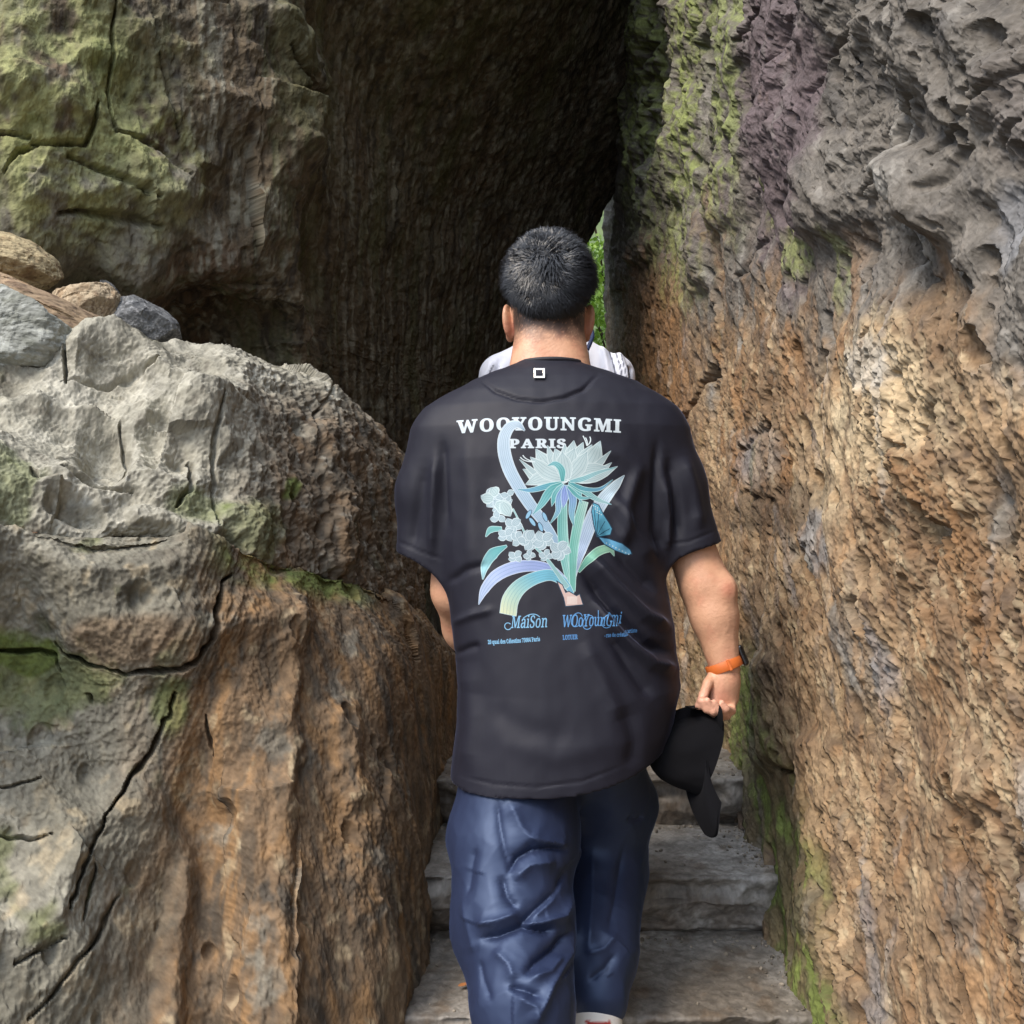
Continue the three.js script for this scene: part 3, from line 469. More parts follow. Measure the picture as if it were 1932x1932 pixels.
// ---------- stone steps ----------
const ST1 = RGB(148, 142, 134), ST2 = RGB(122, 114, 104), ST3 = RGB(176, 173, 168), STB = RGB(104, 84, 62);
function stoneStep(name, label, front, back, y, h, s, rough) {
  const x0 = -0.62, x1 = 0.84, nu = 380, nv = 240, r = 0.006;
  const prof = [[front + 0.05, y - h], [front + 0.035, y - 0.125], [front + 0.004, y - 0.06], [front, y - r], [front + r * 0.35, y - r * 0.3], [front + r * 1.2, y], [lerp(front, back, 0.5), y], [back + 0.05, y], [back + 0.05, y - 0.02], [back + 0.05, y - h]];
  const L = [0]; for (let i = 1; i < prof.length; i++) L.push(L[i - 1] + Math.hypot(prof[i][0] - prof[i - 1][0], prof[i][1] - prof[i - 1][1]));
  const base = (u, v) => { const t = v * L[L.length - 1]; let i = 0; while (i < L.length - 2 && L[i + 1] < t) i++; const k = (t - L[i]) / (L[i + 1] - L[i]); return [lerp(x0, x1, u), lerp(prof[i][1], prof[i + 1][1], k), -lerp(prof[i][0], prof[i + 1][0], k)]; };
  const disp = (x, yy, z, ca, cb, nx, ny, nz) => {
    const f = sst(0.8, 0.2, Math.abs(ny)), e = sst(0.004, 0.035, y - yy);
    let q = 0.004 * fbm(x * 6 + s, yy * 6, z * 6, 3) + 0.002 * fbm(x * 40, yy * 40 + s, z * 40, 3) ;
    q += f * rough * (0.10 * chip(x * 6 + s, yy * 8, z * 6) * e + 0.034 * chip(x * 17 + s, yy * 20, z * 17) * (0.2 + 0.8 * e) + 0.006 * fbm(x * 36 + s, yy * 36, z * 36, 2));
    q -= 0.012 * f * (1 - e) * sst(0.2, 0.5, noise(x * 14 + s, 3.3, s) + 0.3 * noise(x * 50, 1, s)); return q;
  };
  const color = (x, yy, z, ca, cb, o) => {
    const n1 = fbm(x * 4 + s, yy * 4, z * 4, 3), n2 = fbm(x * 18 + s, yy * 18, z * 18, 3), n3 = fbm(x * 80, yy * 80 + s, z * 80, 2);
    o[0] = ST1[0]; o[1] = ST1[1]; o[2] = ST1[2]; mixTo(o, ST2, sst(-0.1, 0.35, n1 + 0.4 * n2)); mixTo(o, ST3, sst(0.1, 0.45, -n1 + 0.4 * n3) * 0.6); mixTo(o, STB, sst(0.1, 0.5, n2 + 0.3 * n3) * 0.5);
    mixTo(o, STB, sst(0.02, 0.10, y - yy) * 0.45 * sst(-0.3, 0.3, n2 + 0.2)); mixTo(o, BDK, sst(0.3, 0.6, n3 + 0.4 * n2) * 0.5);
    const k = 1 + 0.3 * n3 + 0.22 * noise(x * 170, yy * 170, z * 170); o[0] *= k; o[1] *= k; o[2] *= k;
  };
  const fine = (x, yy, z) => 0.003 * fbm(x * 46 + s, yy * 46, z * 46, 2);
  return tag(put(name, rockSheet({ nu, nv, base, disp, fine, color, toward: [0, 0, 1], uv: (x, yy, z) => [x, z + yy] }), rockMat(0.62, 0.002)), label, 'step', 'stone steps up into the passage');
}
stoneStep('stone_step', 'lowest step, below the picture, carrying the man\'s left shoe', 1.116, 1.43, 0.393, 0.30, 1.7, 0.8);
stoneStep('stone_step_001', 'step just below the frame in front of the man\'s right heel', 1.43, 1.736, 0.533, 0.30, 4.2, 0.8);
stoneStep('stone_step_002', 'nearest visible broad grey stone step, under the white sneaker', 1.736, 2.046, 0.673, 0.30, 7.9, 0.9);
stoneStep('stone_step_003', 'second grey stone step with a rough chiselled riser, below the hanging cap', 2.046, 2.354, 0.811, 0.14, 2.6, 1.0);
stoneStep('stone_step_004', 'top rough hewn stone step behind the hanging cap', 2.354, 2.95, 0.936, 0.34, 9.3, 1.25);
stoneStep('stone_step_005', 'flat landing stone beyond the man, leading down to the exit', 2.95, 4.2, 0.80, 0.5, 5.5, 0.6);
{
  const m = new THREE.MeshStandardMaterial({ color: new THREE.Color().setRGB(0.16, 0.14, 0.11), roughness: 0.95, map: grain.map, bumpMap: grain.bump, bumpScale: 0.01 });
  const g = new THREE.PlaneGeometry(2.4, 3.2, 80, 100).rotateX(-Math.PI / 2); const p = g.attributes.position; for (let i = 0; i < p.count; i++) p.setY(i, 0.78 + 0.02 * fbm(p.getX(i) * 5, 1, p.getZ(i) * 5, 3));
  g.translate(0.1, 0, -5.75); tag(put('passage_floor', g, m), 'dark earth floor at the far end of the passage', null, null, 'structure');
}
// ---------- soft bodies: signed distance fields meshed with surface nets ----------
const V3 = (a) => new THREE.Vector3(a[0], a[1], a[2]);
function bone(a, b, ra, rb) {                                // tapered capsule
  const bx = b[0] - a[0], by = b[1] - a[1], bz = b[2] - a[2], q = 1 / (bx * bx + by * by + bz * bz + 1e-12);
  return (x, y, z) => { const px = x - a[0], py = y - a[1], pz = z - a[2], t = clamp((px * bx + py * by + pz * bz) * q); return Math.hypot(px - bx * t, py - by * t, pz - bz * t) - (ra + (rb - ra) * t); };
}
function blob(c, r, rot) {                                   // ellipsoid
  const m = rot ? new THREE.Matrix4().makeRotationFromEuler(new THREE.Euler(...rot)).invert().elements : null, k = Math.min(r[0], r[1], r[2]);
  return (x, y, z) => {
    x -= c[0]; y -= c[1]; z -= c[2]; if (m) { const a = m[0] * x + m[4] * y + m[8] * z, b = m[1] * x + m[5] * y + m[9] * z; z = m[2] * x + m[6] * y + m[10] * z; x = a; y = b; }
    const l = Math.hypot(x / r[0], y / r[1], z / r[2]), g = Math.hypot(x / (r[0] * r[0]), y / (r[1] * r[1]), z / (r[2] * r[2])); return g < 1e-9 ? -k : l * (l - 1) / g;
  };
}
const smin = (a, b, k) => { const h = Math.max(k - Math.abs(a - b), 0) / k; return Math.min(a, b) - h * h * k * 0.25; };
const join = (fs, k) => (x, y, z) => { let d = fs[0](x, y, z); for (let i = 1; i < fs.length; i++) d = smin(d, fs[i](x, y, z), k); return d; };
function meshField(f, lo, hi, h) {
  const nx = Math.ceil((hi[0] - lo[0]) / h) + 1, ny = Math.ceil((hi[1] - lo[1]) / h) + 1, nz = Math.ceil((hi[2] - lo[2]) / h) + 1, F = new Float32Array(nx * ny * nz);
  for (let k = 0, o = 0; k < nz; k++) for (let j = 0; j < ny; j++) for (let i = 0; i < nx; i++, o++) F[o] = f(lo[0] + i * h, lo[1] + j * h, lo[2] + k * h);
  const id = new Int32Array(nx * ny * nz).fill(-1), P = [], I = [], sx = 1, sy = nx, sz = nx * ny;
  const corner = [0, sx, sy, sx + sy, sz, sx + sz, sy + sz, sx + sy + sz], E = [[0, 1], [2, 3], [4, 5], [6, 7], [0, 2], [1, 3], [4, 6], [5, 7], [0, 4], [1, 5], [2, 6], [3, 7]];
  for (let k = 0; k + 1 < nz; k++) for (let j = 0; j + 1 < ny; j++) for (let i = 0; i + 1 < nx; i++) {
    const o = i + j * sy + k * sz; let m = 0; for (let c = 0; c < 8; c++) if (F[o + corner[c]] < 0) m |= 1 << c;
    if (m === 0 || m === 255) continue;
    let x = 0, y = 0, z = 0, n = 0;
    for (const [a, b] of E) if (((m >> a) & 1) !== ((m >> b) & 1)) { const fa = F[o + corner[a]], fb = F[o + corner[b]], t = fa / (fa - fb); x += (a & 1) + ((b & 1) - (a & 1)) * t; y += ((a >> 1) & 1) + (((b >> 1) & 1) - ((a >> 1) & 1)) * t; z += (a >> 2) + ((b >> 2) - (a >> 2)) * t; n++; }
    id[o] = P.length / 3; P.push(lo[0] + (i + x / n) * h, lo[1] + (j + y / n) * h, lo[2] + (k + z / n) * h);
  }
  const quad = (a, b, c, d, flip) => { if (a < 0 || b < 0 || c < 0 || d < 0) return; if (flip) I.push(a, c, b, a, d, c); else I.push(a, b, c, a, c, d); };
  for (let k = 1; k + 1 < nz; k++) for (let j = 1; j + 1 < ny; j++) for (let i = 1; i + 1 < nx; i++) {
    const o = i + j * sy + k * sz, s = F[o] < 0;
    if (s !== (F[o + sx] < 0)) quad(id[o - sy - sz], id[o - sz], id[o], id[o - sy], !s);
    if (s !== (F[o + sy] < 0)) quad(id[o - sx - sz], id[o - sx], id[o], id[o - sz], !s);
    if (s !== (F[o + sz] < 0)) quad(id[o - sx - sy], id[o - sy], id[o], id[o - sx], !s);
  }
  const g = new THREE.BufferGeometry(); g.setAttribute('position', new THREE.BufferAttribute(new Float32Array(P), 3)); g.setIndex(I); g.computeVertexNormals(); return g;
}
// folds pressed into or raised on cloth along crooked lines; only where the cloth faces back (nz > 0)
function foldCloth(g, strokes, micro, back = true, gain = 1.45, crisp = false) {
  const list = boxed(strokes), p = g.attributes.position, n = g.attributes.normal;
  for (let i = 0; i < p.count; i++) {
    const x = p.getX(i), y = p.getY(i), z = p.getZ(i), nz = n.getZ(i), d = -z, ca = 966 + x / d * FOC, cb = 966 - (y - 1.6) / d * FOC;
    let h = micro(x, y, z);
    const vis = back ? sst(-0.15, 0.25, nz) : 1;
    if (vis > 0) for (const s of list) if (ca > s.x0 && ca < s.x1 && cb > s.y0 && cb < s.y1) { const [q, t] = lineDist(s.p, ca, cb), e = Math.min(1, 5 * t + 0.15, 5 * (1 - t) + 0.15); h += vis * s.d * gain * e * (crisp ? Math.exp(-1.2 * Math.sqrt(q * q + 2) / s.w) : Math.exp(-q * q / (s.w * s.w))); }
    p.setXYZ(i, x + n.getX(i) * h, y + n.getY(i) * h, z + nz * h);
  }
  g.computeVertexNormals(); return g;
}
function paint(g, fn) { const p = g.attributes.position, n = p.count, C = new Float32Array(n * 3), o = [0, 0, 0]; for (let i = 0; i < n; i++) { fn(p.getX(i), p.getY(i), p.getZ(i), o); C[i * 3] = o[0]; C[i * 3 + 1] = o[1]; C[i * 3 + 2] = o[2]; } g.setAttribute('color', new THREE.BufferAttribute(C, 3)); return g; }
const plainUV = (g, k = 1) => { const p = g.attributes.position, UV = new Float32Array(p.count * 2); for (let i = 0; i < p.count; i++) { UV[i * 2] = (p.getX(i) + 0.5 * p.getZ(i)) * k; UV[i * 2 + 1] = p.getY(i) * k; } g.setAttribute('uv', new THREE.BufferAttribute(UV, 2)); return g; };
const SKIN = RGB(206, 158, 128), SKIN_RED = RGB(196, 120, 98), SKIN_PALM = RGB(222, 166, 142), STUBBLE = RGB(70, 56, 50);
const skinMat = new THREE.MeshPhysicalMaterial({ vertexColors: true, roughness: 0.44, specularIntensity: 0.8, bumpMap: grain.bump, bumpScale: 0.0004 });
const eyeMat = new THREE.MeshStandardMaterial({ color: 0x20140e, roughness: 0.2 });
const hairMat = new THREE.MeshPhysicalMaterial({ color: new THREE.Color().setRGB(0.011, 0.012, 0.016), roughness: 0.34, specularIntensity: 1 });

// a hand from joints; fingers are lists of joint points, root first
function handField(palm, fingers, r) {
  const fs = [...palm]; let f = join(fs, 0.02);
  const chains = fingers.map((c, i) => { const s = []; for (let k = 0; k + 1 < c.length; k++) s.push(bone(c[k], c[k + 1], r[i] * (1 - 0.09 * k), r[i] * (1 - 0.09 * (k + 1)))); return join(s, 0.004); });
  return (x, y, z) => { let d = f(x, y, z); for (const c of chains) d = smin(d, c(x, y, z), 0.004); return d; };
}
function fieldBox(pts, m) { const lo = [1e9, 1e9, 1e9], hi = [-1e9, -1e9, -1e9]; for (const p of pts) for (let k = 0; k < 3; k++) { lo[k] = Math.min(lo[k], p[k] - m); hi[k] = Math.max(hi[k], p[k] + m); } return [lo, hi]; }

function headParts(c, s, tilt, hairTop, whorl) {              // c centre of skull, s scale; back of the head looks along +z
  const T = (x, y, z) => { const cy = Math.cos(tilt), sy = Math.sin(tilt); return [c[0] + x * s, c[1] + (y * cy + z * sy) * s, c[2] + (-y * sy + z * cy) * s]; };   // tilt < 0 bows the head forward
  const rot = [-tilt, 0, 0], q = (v) => v.map((a) => a * s);
  const fs = [blob(T(0, 0, 0), q([0.077, 0.104, 0.096]), rot), blob(T(0, -0.055, -0.035), q([0.062, 0.075, 0.06]), rot), blob(T(0, -0.10, -0.062), q([0.036, 0.03, 0.03]), rot),
    bone(T(0, 0.0, -0.092), T(0, -0.045, -0.112), 0.008 * s, 0.013 * s), bone(T(-0.03, 0.018, -0.088), T(0.03, 0.018, -0.088), 0.011 * s, 0.011 * s), bone(T(-0.02, -0.077, -0.088), T(0.02, -0.077, -0.088), 0.009 * s, 0.009 * s)];
  const ear = [];
  for (const k of [-1, 1]) ear.push(blob(T(k * 0.083, -0.052, 0.0), q([0.0085, 0.034, 0.019]), [-tilt - 0.15, k * 0.45, k * -0.08]), blob(T(k * 0.079, -0.083, -0.005), q([0.008, 0.013, 0.011]), rot));
  const skull = join(fs, 0.02 * s), ears = join(ear, 0.006 * s);
  return { T, f: (x, y, z) => smin(skull(x, y, z), ears(x, y, z), 0.006 * s), rot };
}
function hairOn(head, s, parent, n, len, whorl, nape) {
  const { T } = head, R = [0.079, 0.104, 0.097], line = (a, b, cc) => cc > -0.15 ? lerp(nape, -0.15, sst(0.45, 0.95, Math.abs(a))) : lerp(-0.1, 0.42, sst(-0.15, -0.7, cc));
  const cap = new THREE.IcosahedronGeometry(1, 80), p = cap.attributes.position, keep = [];
  for (let i = 0; i < p.count; i++) {
    const a = p.getX(i), b = p.getY(i), cc = p.getZ(i), e = b - line(a, b, cc), t = sst(0.0, 0.55, e);
    const lumps = 0.004 * fbm(a * 3, b * 3, cc * 3, 2) + 0.005 * sst(-0.1, 0.5, b) * fbm(a * 7, b * 7, cc * 7, 2);
    const h = lerp(-0.006, 0.0012, sst(-0.30, 0.10, e + 0.34 * noise(a * 40, b * 22, cc * 40))) + t * (len * 0.30 + lumps) + len * 0.2 * sst(0.45, 1, b) ;
    const q = T(a * (R[0] + h), b * (R[1] + h), cc * (R[2] + h)); p.setXYZ(i, q[0], q[1], q[2]);
  }
  cap.computeVertexNormals();
  const P = [], I = []; let v = 0;
  const w = new THREE.Vector3(...whorl).normalize(), u = new THREE.Vector3(), f = new THREE.Vector3(), side = new THREE.Vector3(), pos = new THREE.Vector3(), prev = new THREE.Vector3();
  for (let k = 0; k < n; k++) {
    const z = rnd() * 2 - 1, a = rnd() * 6.2832, r = Math.sqrt(1 - z * z); u.set(r * Math.cos(a), z, r * Math.sin(a));
    const e = u.y - line(u.x, u.y, u.z); if (e < -0.42 || (e < 0.12 && rnd() > Math.pow(sst(-0.42, 0.12, e), 1.6))) continue;
    const t = sst(0.0, 0.6, e), L = lerp(0.005, len * 1.1, t) * (0.6 + 0.7 * rnd()), lift = t * (len * 0.38) * (0.6 + 0.6 * rnd()) + len * 0.42 * sst(0.1, 0.9, u.y) * rnd();
    f.copy(u).sub(w).addScaledVector(new THREE.Vector3(noise(u.x * 2.6, u.y * 2.6, u.z * 2.6), noise(u.x * 2.6, u.y * 2.6 + 9, u.z * 2.6), noise(u.x * 2.6 + 4, u.y * 2.6, u.z * 2.6)), 0.9).addScaledVector(new THREE.Vector3(noise(u.x * 7, u.y * 7, u.z * 7), noise(u.x * 7 + 5, u.y * 7, u.z * 7), noise(u.x * 7, u.y * 7 + 5, u.z * 7)), 0.7 * t).addScaledVector(new THREE.Vector3(rnd() - 0.5, rnd() - 0.5, rnd() - 0.5), 0.28); f.y -= 0.25; f.x += 0.25 * t;
    f.addScaledVector(u, -f.dot(u)).normalize(); side.crossVectors(u, f).normalize();
    const rx = 0.0005 + 0.0005 * t, seg = 3;
    for (let q = 0; q <= seg; q++) {
      const m = q / seg, hh = lift * Math.sin(m * 2.2) + 0.0005 + 0.0045 * t * m, g = [u.x * (R[0] + hh) + f.x * L * m, u.y * (R[1] + hh) + f.y * L * m, u.z * (R[2] + hh) + f.z * L * m], ww = rx * (1 - 0.8 * m);
      for (const sg of [-1, 1]) { const c = T(g[0] + side.x * ww * sg, g[1] + side.y * ww * sg, g[2] + side.z * ww * sg); P.push(c[0], c[1], c[2]); }
      if (q) { const o = v + q * 2; I.push(o - 2, o - 1, o, o - 1, o + 1, o); }
    }
    v += (seg + 1) * 2;
  }
  const g = new THREE.BufferGeometry(); g.setAttribute('position', new THREE.BufferAttribute(new Float32Array(P), 3)); g.setIndex(I); g.computeVertexNormals();
  cap.deleteAttribute('uv'); cap.setIndex([...Array(p.count).keys()]);
  const m = put('hair', mergeGeometries([cap, g]), hairMat, parent); m.material.side = THREE.DoubleSide; return m;
}

// ---------- the man on the stairs ----------
const man = thing('person', 'man in a black printed T-shirt climbing the steps with his back turned', 'person');
const shirtInk = (() => {
  const N = 2048, cv = document.createElement('canvas'); cv.width = cv.height = N; const c = cv.getContext('2d');
  c.fillStyle = 'rgb(24,24,36)'; c.fillRect(0, 0, N, N);
  const img = c.getImageData(0, 0, N, N); reseed(77); for (let i = 0; i < img.data.length; i += 4) { const k = (rnd() - 0.5) * 5; img.data[i] += k; img.data[i + 1] += k; img.data[i + 2] += k; } c.putImageData(img, 0, 0);
  c.setTransform(0.93333, 0, 0, 0.93333, 188.8, 22.4);
  const leaf = (pts, ws, fill, edge, veins = 3, vein = 'rgba(90,120,150,0.55)') => {
    const sp = new THREE.CatmullRomCurve3(pts.map((q) => new THREE.Vector3(q[0], q[1], 0))), n = 40, L = [], Rr = [], M = [];
    for (let i = 0; i <= n; i++) { const t = i / n, q = sp.getPoint(t), g = sp.getTangent(t), f = t * (ws.length - 1), k = Math.min(ws.length - 2, Math.floor(f)), w = lerp(ws[k], ws[k + 1], f - k); L.push([q.x - g.y * w, q.y + g.x * w]); Rr.push([q.x + g.y * w, q.y - g.x * w]); M.push([q.x, q.y, -g.y * w, g.x * w]); }
    c.beginPath(); L.forEach((q, i) => i ? c.lineTo(q[0], q[1]) : c.moveTo(q[0], q[1])); Rr.reverse().forEach((q) => c.lineTo(q[0], q[1])); c.closePath(); c.fillStyle = fill; c.fill(); c.strokeStyle = edge; c.lineWidth = 4; c.stroke();
    for (let v = 0; v < veins; v++) { const o = veins === 1 ? 0 : -0.6 + 1.2 * v / (veins - 1); c.beginPath(); M.forEach((q, i) => { const x = q[0] + q[2] * o, y = q[1] + q[3] * o; i ? c.lineTo(x, y) : c.moveTo(x, y); }); c.strokeStyle = vein; c.lineWidth = 2.4; c.stroke(); }
  };
  const petal = (x0, y0, x1, y1, w, fill = 'rgb(196,214,218)', edge = 'rgb(232,242,244)', bend = 0) => { const mx = (x0 + x1) / 2 + bend * (y1 - y0), my = (y0 + y1) / 2 - bend * (x1 - x0); leaf([[x0, y0], [mx, my], [x1, y1]], [w * 0.35, w * 0.85, w, w * 0.75, 1], fill, edge, 4, 'rgba(110,140,155,0.6)'); };
  const grad = (x0, y0, x1, y1, a, b) => { const g = c.createLinearGradient(x0, y0, x1, y1); g.addColorStop(0, a); g.addColorStop(1, b); return g; };
  // lettering in an arc
  const arc = (txt, x0, x1, y, sag, size, sx, font) => {
    c.font = font.replace('SZ', size); c.textAlign = 'center'; c.textBaseline = 'alphabetic'; const w = [...txt].map((q) => c.measureText(q).width), tot = w.reduce((a, b) => a + b, 0); let s = 0;
    [...txt].forEach((q, i) => { const t = (s + w[i] / 2) / tot, x = lerp(x0, x1, t), k = (t - 0.5) * 2, yy = y + sag * k * k; c.save(); c.translate(x, yy); c.rotate(Math.atan(4 * sag * k / (x1 - x0))); c.scale((x1 - x0) / tot * sx, 1); c.fillText(q, 0, 0); c.strokeText(q, 0, 0); c.restore(); s += w[i]; });
  };
  c.fillStyle = 'rgb(226,232,240)'; c.strokeStyle = 'rgb(226,232,240)'; c.lineWidth = 6.5; c.lineJoin = 'round';
  arc('WOOYOUNGMI', 90, 1450, 296, 18, 148, 0.92, 'bold SZpx serif');
  arc('PARIS', 520, 1000, 444, 0, 100, 0.86, 'bold SZpx serif');
  // long strap leaf
  leaf([[655, 300], [600, 250], [540, 265], [490, 350], [488, 470], [530, 620], [610, 770], [700, 910], [800, 1040], [890, 1170], [950, 1290]], [6, 30, 42, 48, 52, 52, 50, 46, 38, 26, 14], grad(480, 300, 900, 1200, 'rgb(206,220,236)', 'rgb(170,196,222)'), 'rgb(232,240,248)', 5);
  leaf([[1466, 668], [1400, 740], [1300, 850], [1210, 990], [1130, 1180], [1050, 1400], [1020, 1560]], [2, 34, 50, 56, 50, 34, 14], grad(1460, 680, 1050, 1500, 'rgb(214,230,238)', 'rgb(176,190,226)'), 'rgb(236,244,248)', 5);
  // stems
  leaf([[960, 880], [955, 1080], [970, 1300], [1020, 1580]], [34, 40, 42, 22], grad(900, 0, 1010, 0, 'rgb(96,170,168)', 'rgb(176,220,214)'), 'rgb(200,232,228)', 4, 'rgba(40,110,110,0.6)');
  leaf([[1130, 880], [1080, 1060], [1040, 1280], [1030, 1590]], [36, 38, 36, 20], grad(1020, 0, 1150, 0, 'rgb(120,190,178)', 'rgb(196,226,220)'), 'rgb(206,236,232)', 4, 'rgba(50,120,110,0.6)');
  // lower leaves
  leaf([[285, 1706], [330, 1590], [420, 1480], [560, 1410], [720, 1392], [860, 1420], [980, 1500]], [2, 34, 46, 48, 42, 34, 12], grad(280, 1700, 900, 1400, 'rgb(196,208,240)', 'rgb(150,164,220)'), 'rgb(226,232,248)', 3);
  leaf([[520, 1775], [540, 1660], [610, 1560], [730, 1490], [860, 1465], [960, 1520], [1030, 1610]], [66, 66, 58, 48, 42, 34, 14], grad(520, 1780, 760, 1480, 'rgb(226,226,190)', 'rgb(120,190,214)'), 'rgb(214,232,236)', 4);
  leaf([[318, 1505], [335, 1400], [400, 1300], [510, 1236]], [4, 34, 44, 8], grad(320, 1500, 500, 1240, 'rgb(170,210,222)', 'rgb(90,170,172)'), 'rgb(206,234,236)', 2);
  leaf([[340, 1165], [380, 1110], [470, 1100]], [4, 26, 16], 'rgb(120,184,184)', 'rgb(206,234,236)', 1);
  leaf([[1372, 1318], [1340, 1262], [1250, 1275], [1160, 1340], [1080, 1440]], [3, 28, 34, 30, 10], grad(1370, 1260, 1080, 1440, 'rgb(170,214,180)', 'rgb(110,180,164)'), 'rgb(206,236,220)', 2);
  // spray of small blossoms on the viewer's left
  leaf([[560, 940], [620, 1060], [680, 1180], [820, 1330], [990, 1560]], [5, 6, 8, 12, 18], 'rgb(150,192,196)', 'rgb(206,228,230)', 0);
  const bloom = (x, y, r, n, a0) => { for (let i = 0; i < n; i++) { const a = a0 + i * 6.283 / n + 0.3 * Math.sin(i * 2.1); petal(x, y, x + Math.cos(a) * r, y + Math.sin(a) * r * 0.9, r * 0.42, 'rgb(190,206,216)', 'rgb(228,238,244)', 0.1); } };
  bloom(390, 850, 92, 6, 0.2); bloom(480, 920, 95, 4, 0.9); bloom(520, 830, 60, 3, -0.6); bloom(440, 1010, 66, 3, 0.6); bloom(560, 1075, 80, 5, 0.3); bloom(505, 1150, 70, 4, 0.9); bloom(690, 1190, 92, 6, 0.1); bloom(600, 1180, 70, 4, 2.2); bloom(800, 1190, 90, 5, 0.5); bloom(930, 1270, 92, 5, 0.2); bloom(580, 1320, 62, 4, 0.9); bloom(690, 1310, 50, 4, 0.2); bloom(820, 1310, 56, 4, 0.5);
  petal(430, 830, 380, 770, 50); petal(400, 860, 300, 850, 46); petal(420, 900, 560, 960, 58); petal(470, 890, 540, 1000, 50);
  // the great blossom
  for (const [x, y, w, b] of [[745, 455, 74, 0.1], [840, 425, 40, 0.1], [640, 620, 66, 0.12], [612, 540, 26, 0.15], [660, 745, 62, -0.12], [900, 452, 70, 0], [980, 420, 60, 0], [1055, 385, 66, 0], [1130, 400, 60, 0], [1200, 420, 66, -0.05], [1272, 388, 84, -0.12], [1355, 470, 34, -0.1], [1362, 565, 44, -0.14], [1410, 596, 36, -0.1], [1330, 600, 44, 0.1], [700, 520, 60, 0.1], [1060, 450, 70, 0.05], [1160, 480, 64, -0.05], [960, 480, 70, 0.05]]) petal(1000, 700, x, y, w, 'rgb(202,218,222)', 'rgb(236,244,246)', b);
  for (const [x, y] of [[620, 520], [640, 505], [1130, 345], [1185, 352], [1150, 360]]) { c.beginPath(); c.moveTo(x < 900 ? 740 : 1160, x < 900 ? 560 : 430); c.quadraticCurveTo(x + 20, y + 40, x, y); c.strokeStyle = 'rgb(226,234,238)'; c.lineWidth = 9; c.stroke(); }
  // drooping sea-green sepals
  const sep = (pts, w, a, b) => leaf(pts, [w * 0.5, w, w * 0.9, w * 0.6, 1], grad(pts[0][0], pts[0][1], pts[pts.length - 1][0], pts[pts.length - 1][1], a, b), 'rgb(206,236,238)', 3, 'rgba(40,110,130,0.65)');
  const g1 = 'rgb(96,178,178)', g2 = 'rgb(150,206,214)', bl = 'rgb(140,160,224)';
  sep([[960, 720], [950, 620], [900, 575], [842, 590]], 28, g1, g2); sep([[950, 730], [830, 760], [700, 790], [600, 785]], 24, g1, 'rgb(130,180,226)'); sep([[960, 740], [860, 800], [790, 900], [720, 985]], 36, g1, g2); sep([[970, 745], [900, 830], [870, 920]], 30, g2, g1);
  sep([[980, 750], [930, 860], [920, 960], [855, 1062]], 28, bl, g2); sep([[990, 750], [975, 850], [960, 940]], 34, bl, 'rgb(170,180,240)'); sep([[1000, 750], [1040, 860], [1030, 980], [1048, 1085]], 32, bl, g2); sep([[1010, 740], [1080, 800], [1110, 900]], 28, g1, g2); sep([[1010, 735], [1120, 790], [1230, 860], [1350, 905]], 26, g1, 'rgb(214,230,234)'); sep([[1010, 725], [1130, 780], [1260, 780], [1368, 705]], 18, g1, 'rgb(130,170,220)'); sep([[1020, 720], [1120, 700], [1240, 650], [1400, 600]], 20, g2, 'rgb(206,226,230)'); sep([[1000, 760], [1100, 850], [1200, 850]], 16, g1, g2);
  // the blue butterflies
  const wing = (pts, a) => { c.beginPath(); pts.forEach((q, i) => i ? c.lineTo(q[0], q[1]) : c.moveTo(q[0], q[1])); c.closePath(); c.fillStyle = a; c.fill(); c.strokeStyle = 'rgb(30,60,84)'; c.lineWidth = 7; c.stroke(); };
  wing([[1228, 1165], [1205, 1060], [1190, 960], [1205, 890], [1250, 910], [1290, 990], [1330, 1050], [1358, 1100], [1345, 1150], [1290, 1160]], 'rgb(104,182,214)'); for (const q of [[1210, 930], [1250, 960], [1300, 1040], [1340, 1100], [1290, 1130]]) { c.beginPath(); c.moveTo(1230, 1160); c.lineTo(q[0], q[1]); c.strokeStyle = 'rgb(30,70,96)'; c.lineWidth = 5; c.stroke(); }
  for (let i = 0; i < 9; i++) { c.beginPath(); c.arc(1205 + 12 * (i % 3) + 5 * i, 915 + 9 * i, 5, 0, 7); c.fillStyle = 'rgb(226,240,246)'; c.fill(); }
  wing([[1240, 1165], [1330, 1180], [1440, 1220], [1505, 1270], [1518, 1305], [1470, 1310], [1380, 1275], [1290, 1225]], 'rgb(112,180,222)'); for (let i = 0; i < 8; i++) { c.beginPath(); c.arc(1310 + 26 * i, 1215 + 13 * i, 6, 0, 7); c.fillStyle = 'rgb(210,232,244)'; c.fill(); }
  for (const [x, y, q, r2] of [[700, 960, 670, 1010], [690, 1010, 740, 1080], [800, 970, 830, 1040], [770, 1060, 790, 1110]]) { c.beginPath(); c.ellipse((x + q) / 2, (y + r2) / 2, 40, 16, Math.atan2(r2 - y, q - x), 0, 7); c.fillStyle = 'rgb(150,196,228)'; c.fill(); c.strokeStyle = 'rgb(40,60,80)'; c.lineWidth = 4; c.stroke(); }
  // cut base of the stems
  wing([[905, 1510], [950, 1540], [975, 1600], [1000, 1590], [1060, 1625], [1085, 1610], [1112, 1695], [972, 1708], [958, 1640]], 'rgb(226,190,182)'); c.fillStyle = 'rgb(240,214,206)'; c.fillRect(985, 1630, 80, 60);
  // lower lettering
  c.lineWidth = 2.5;
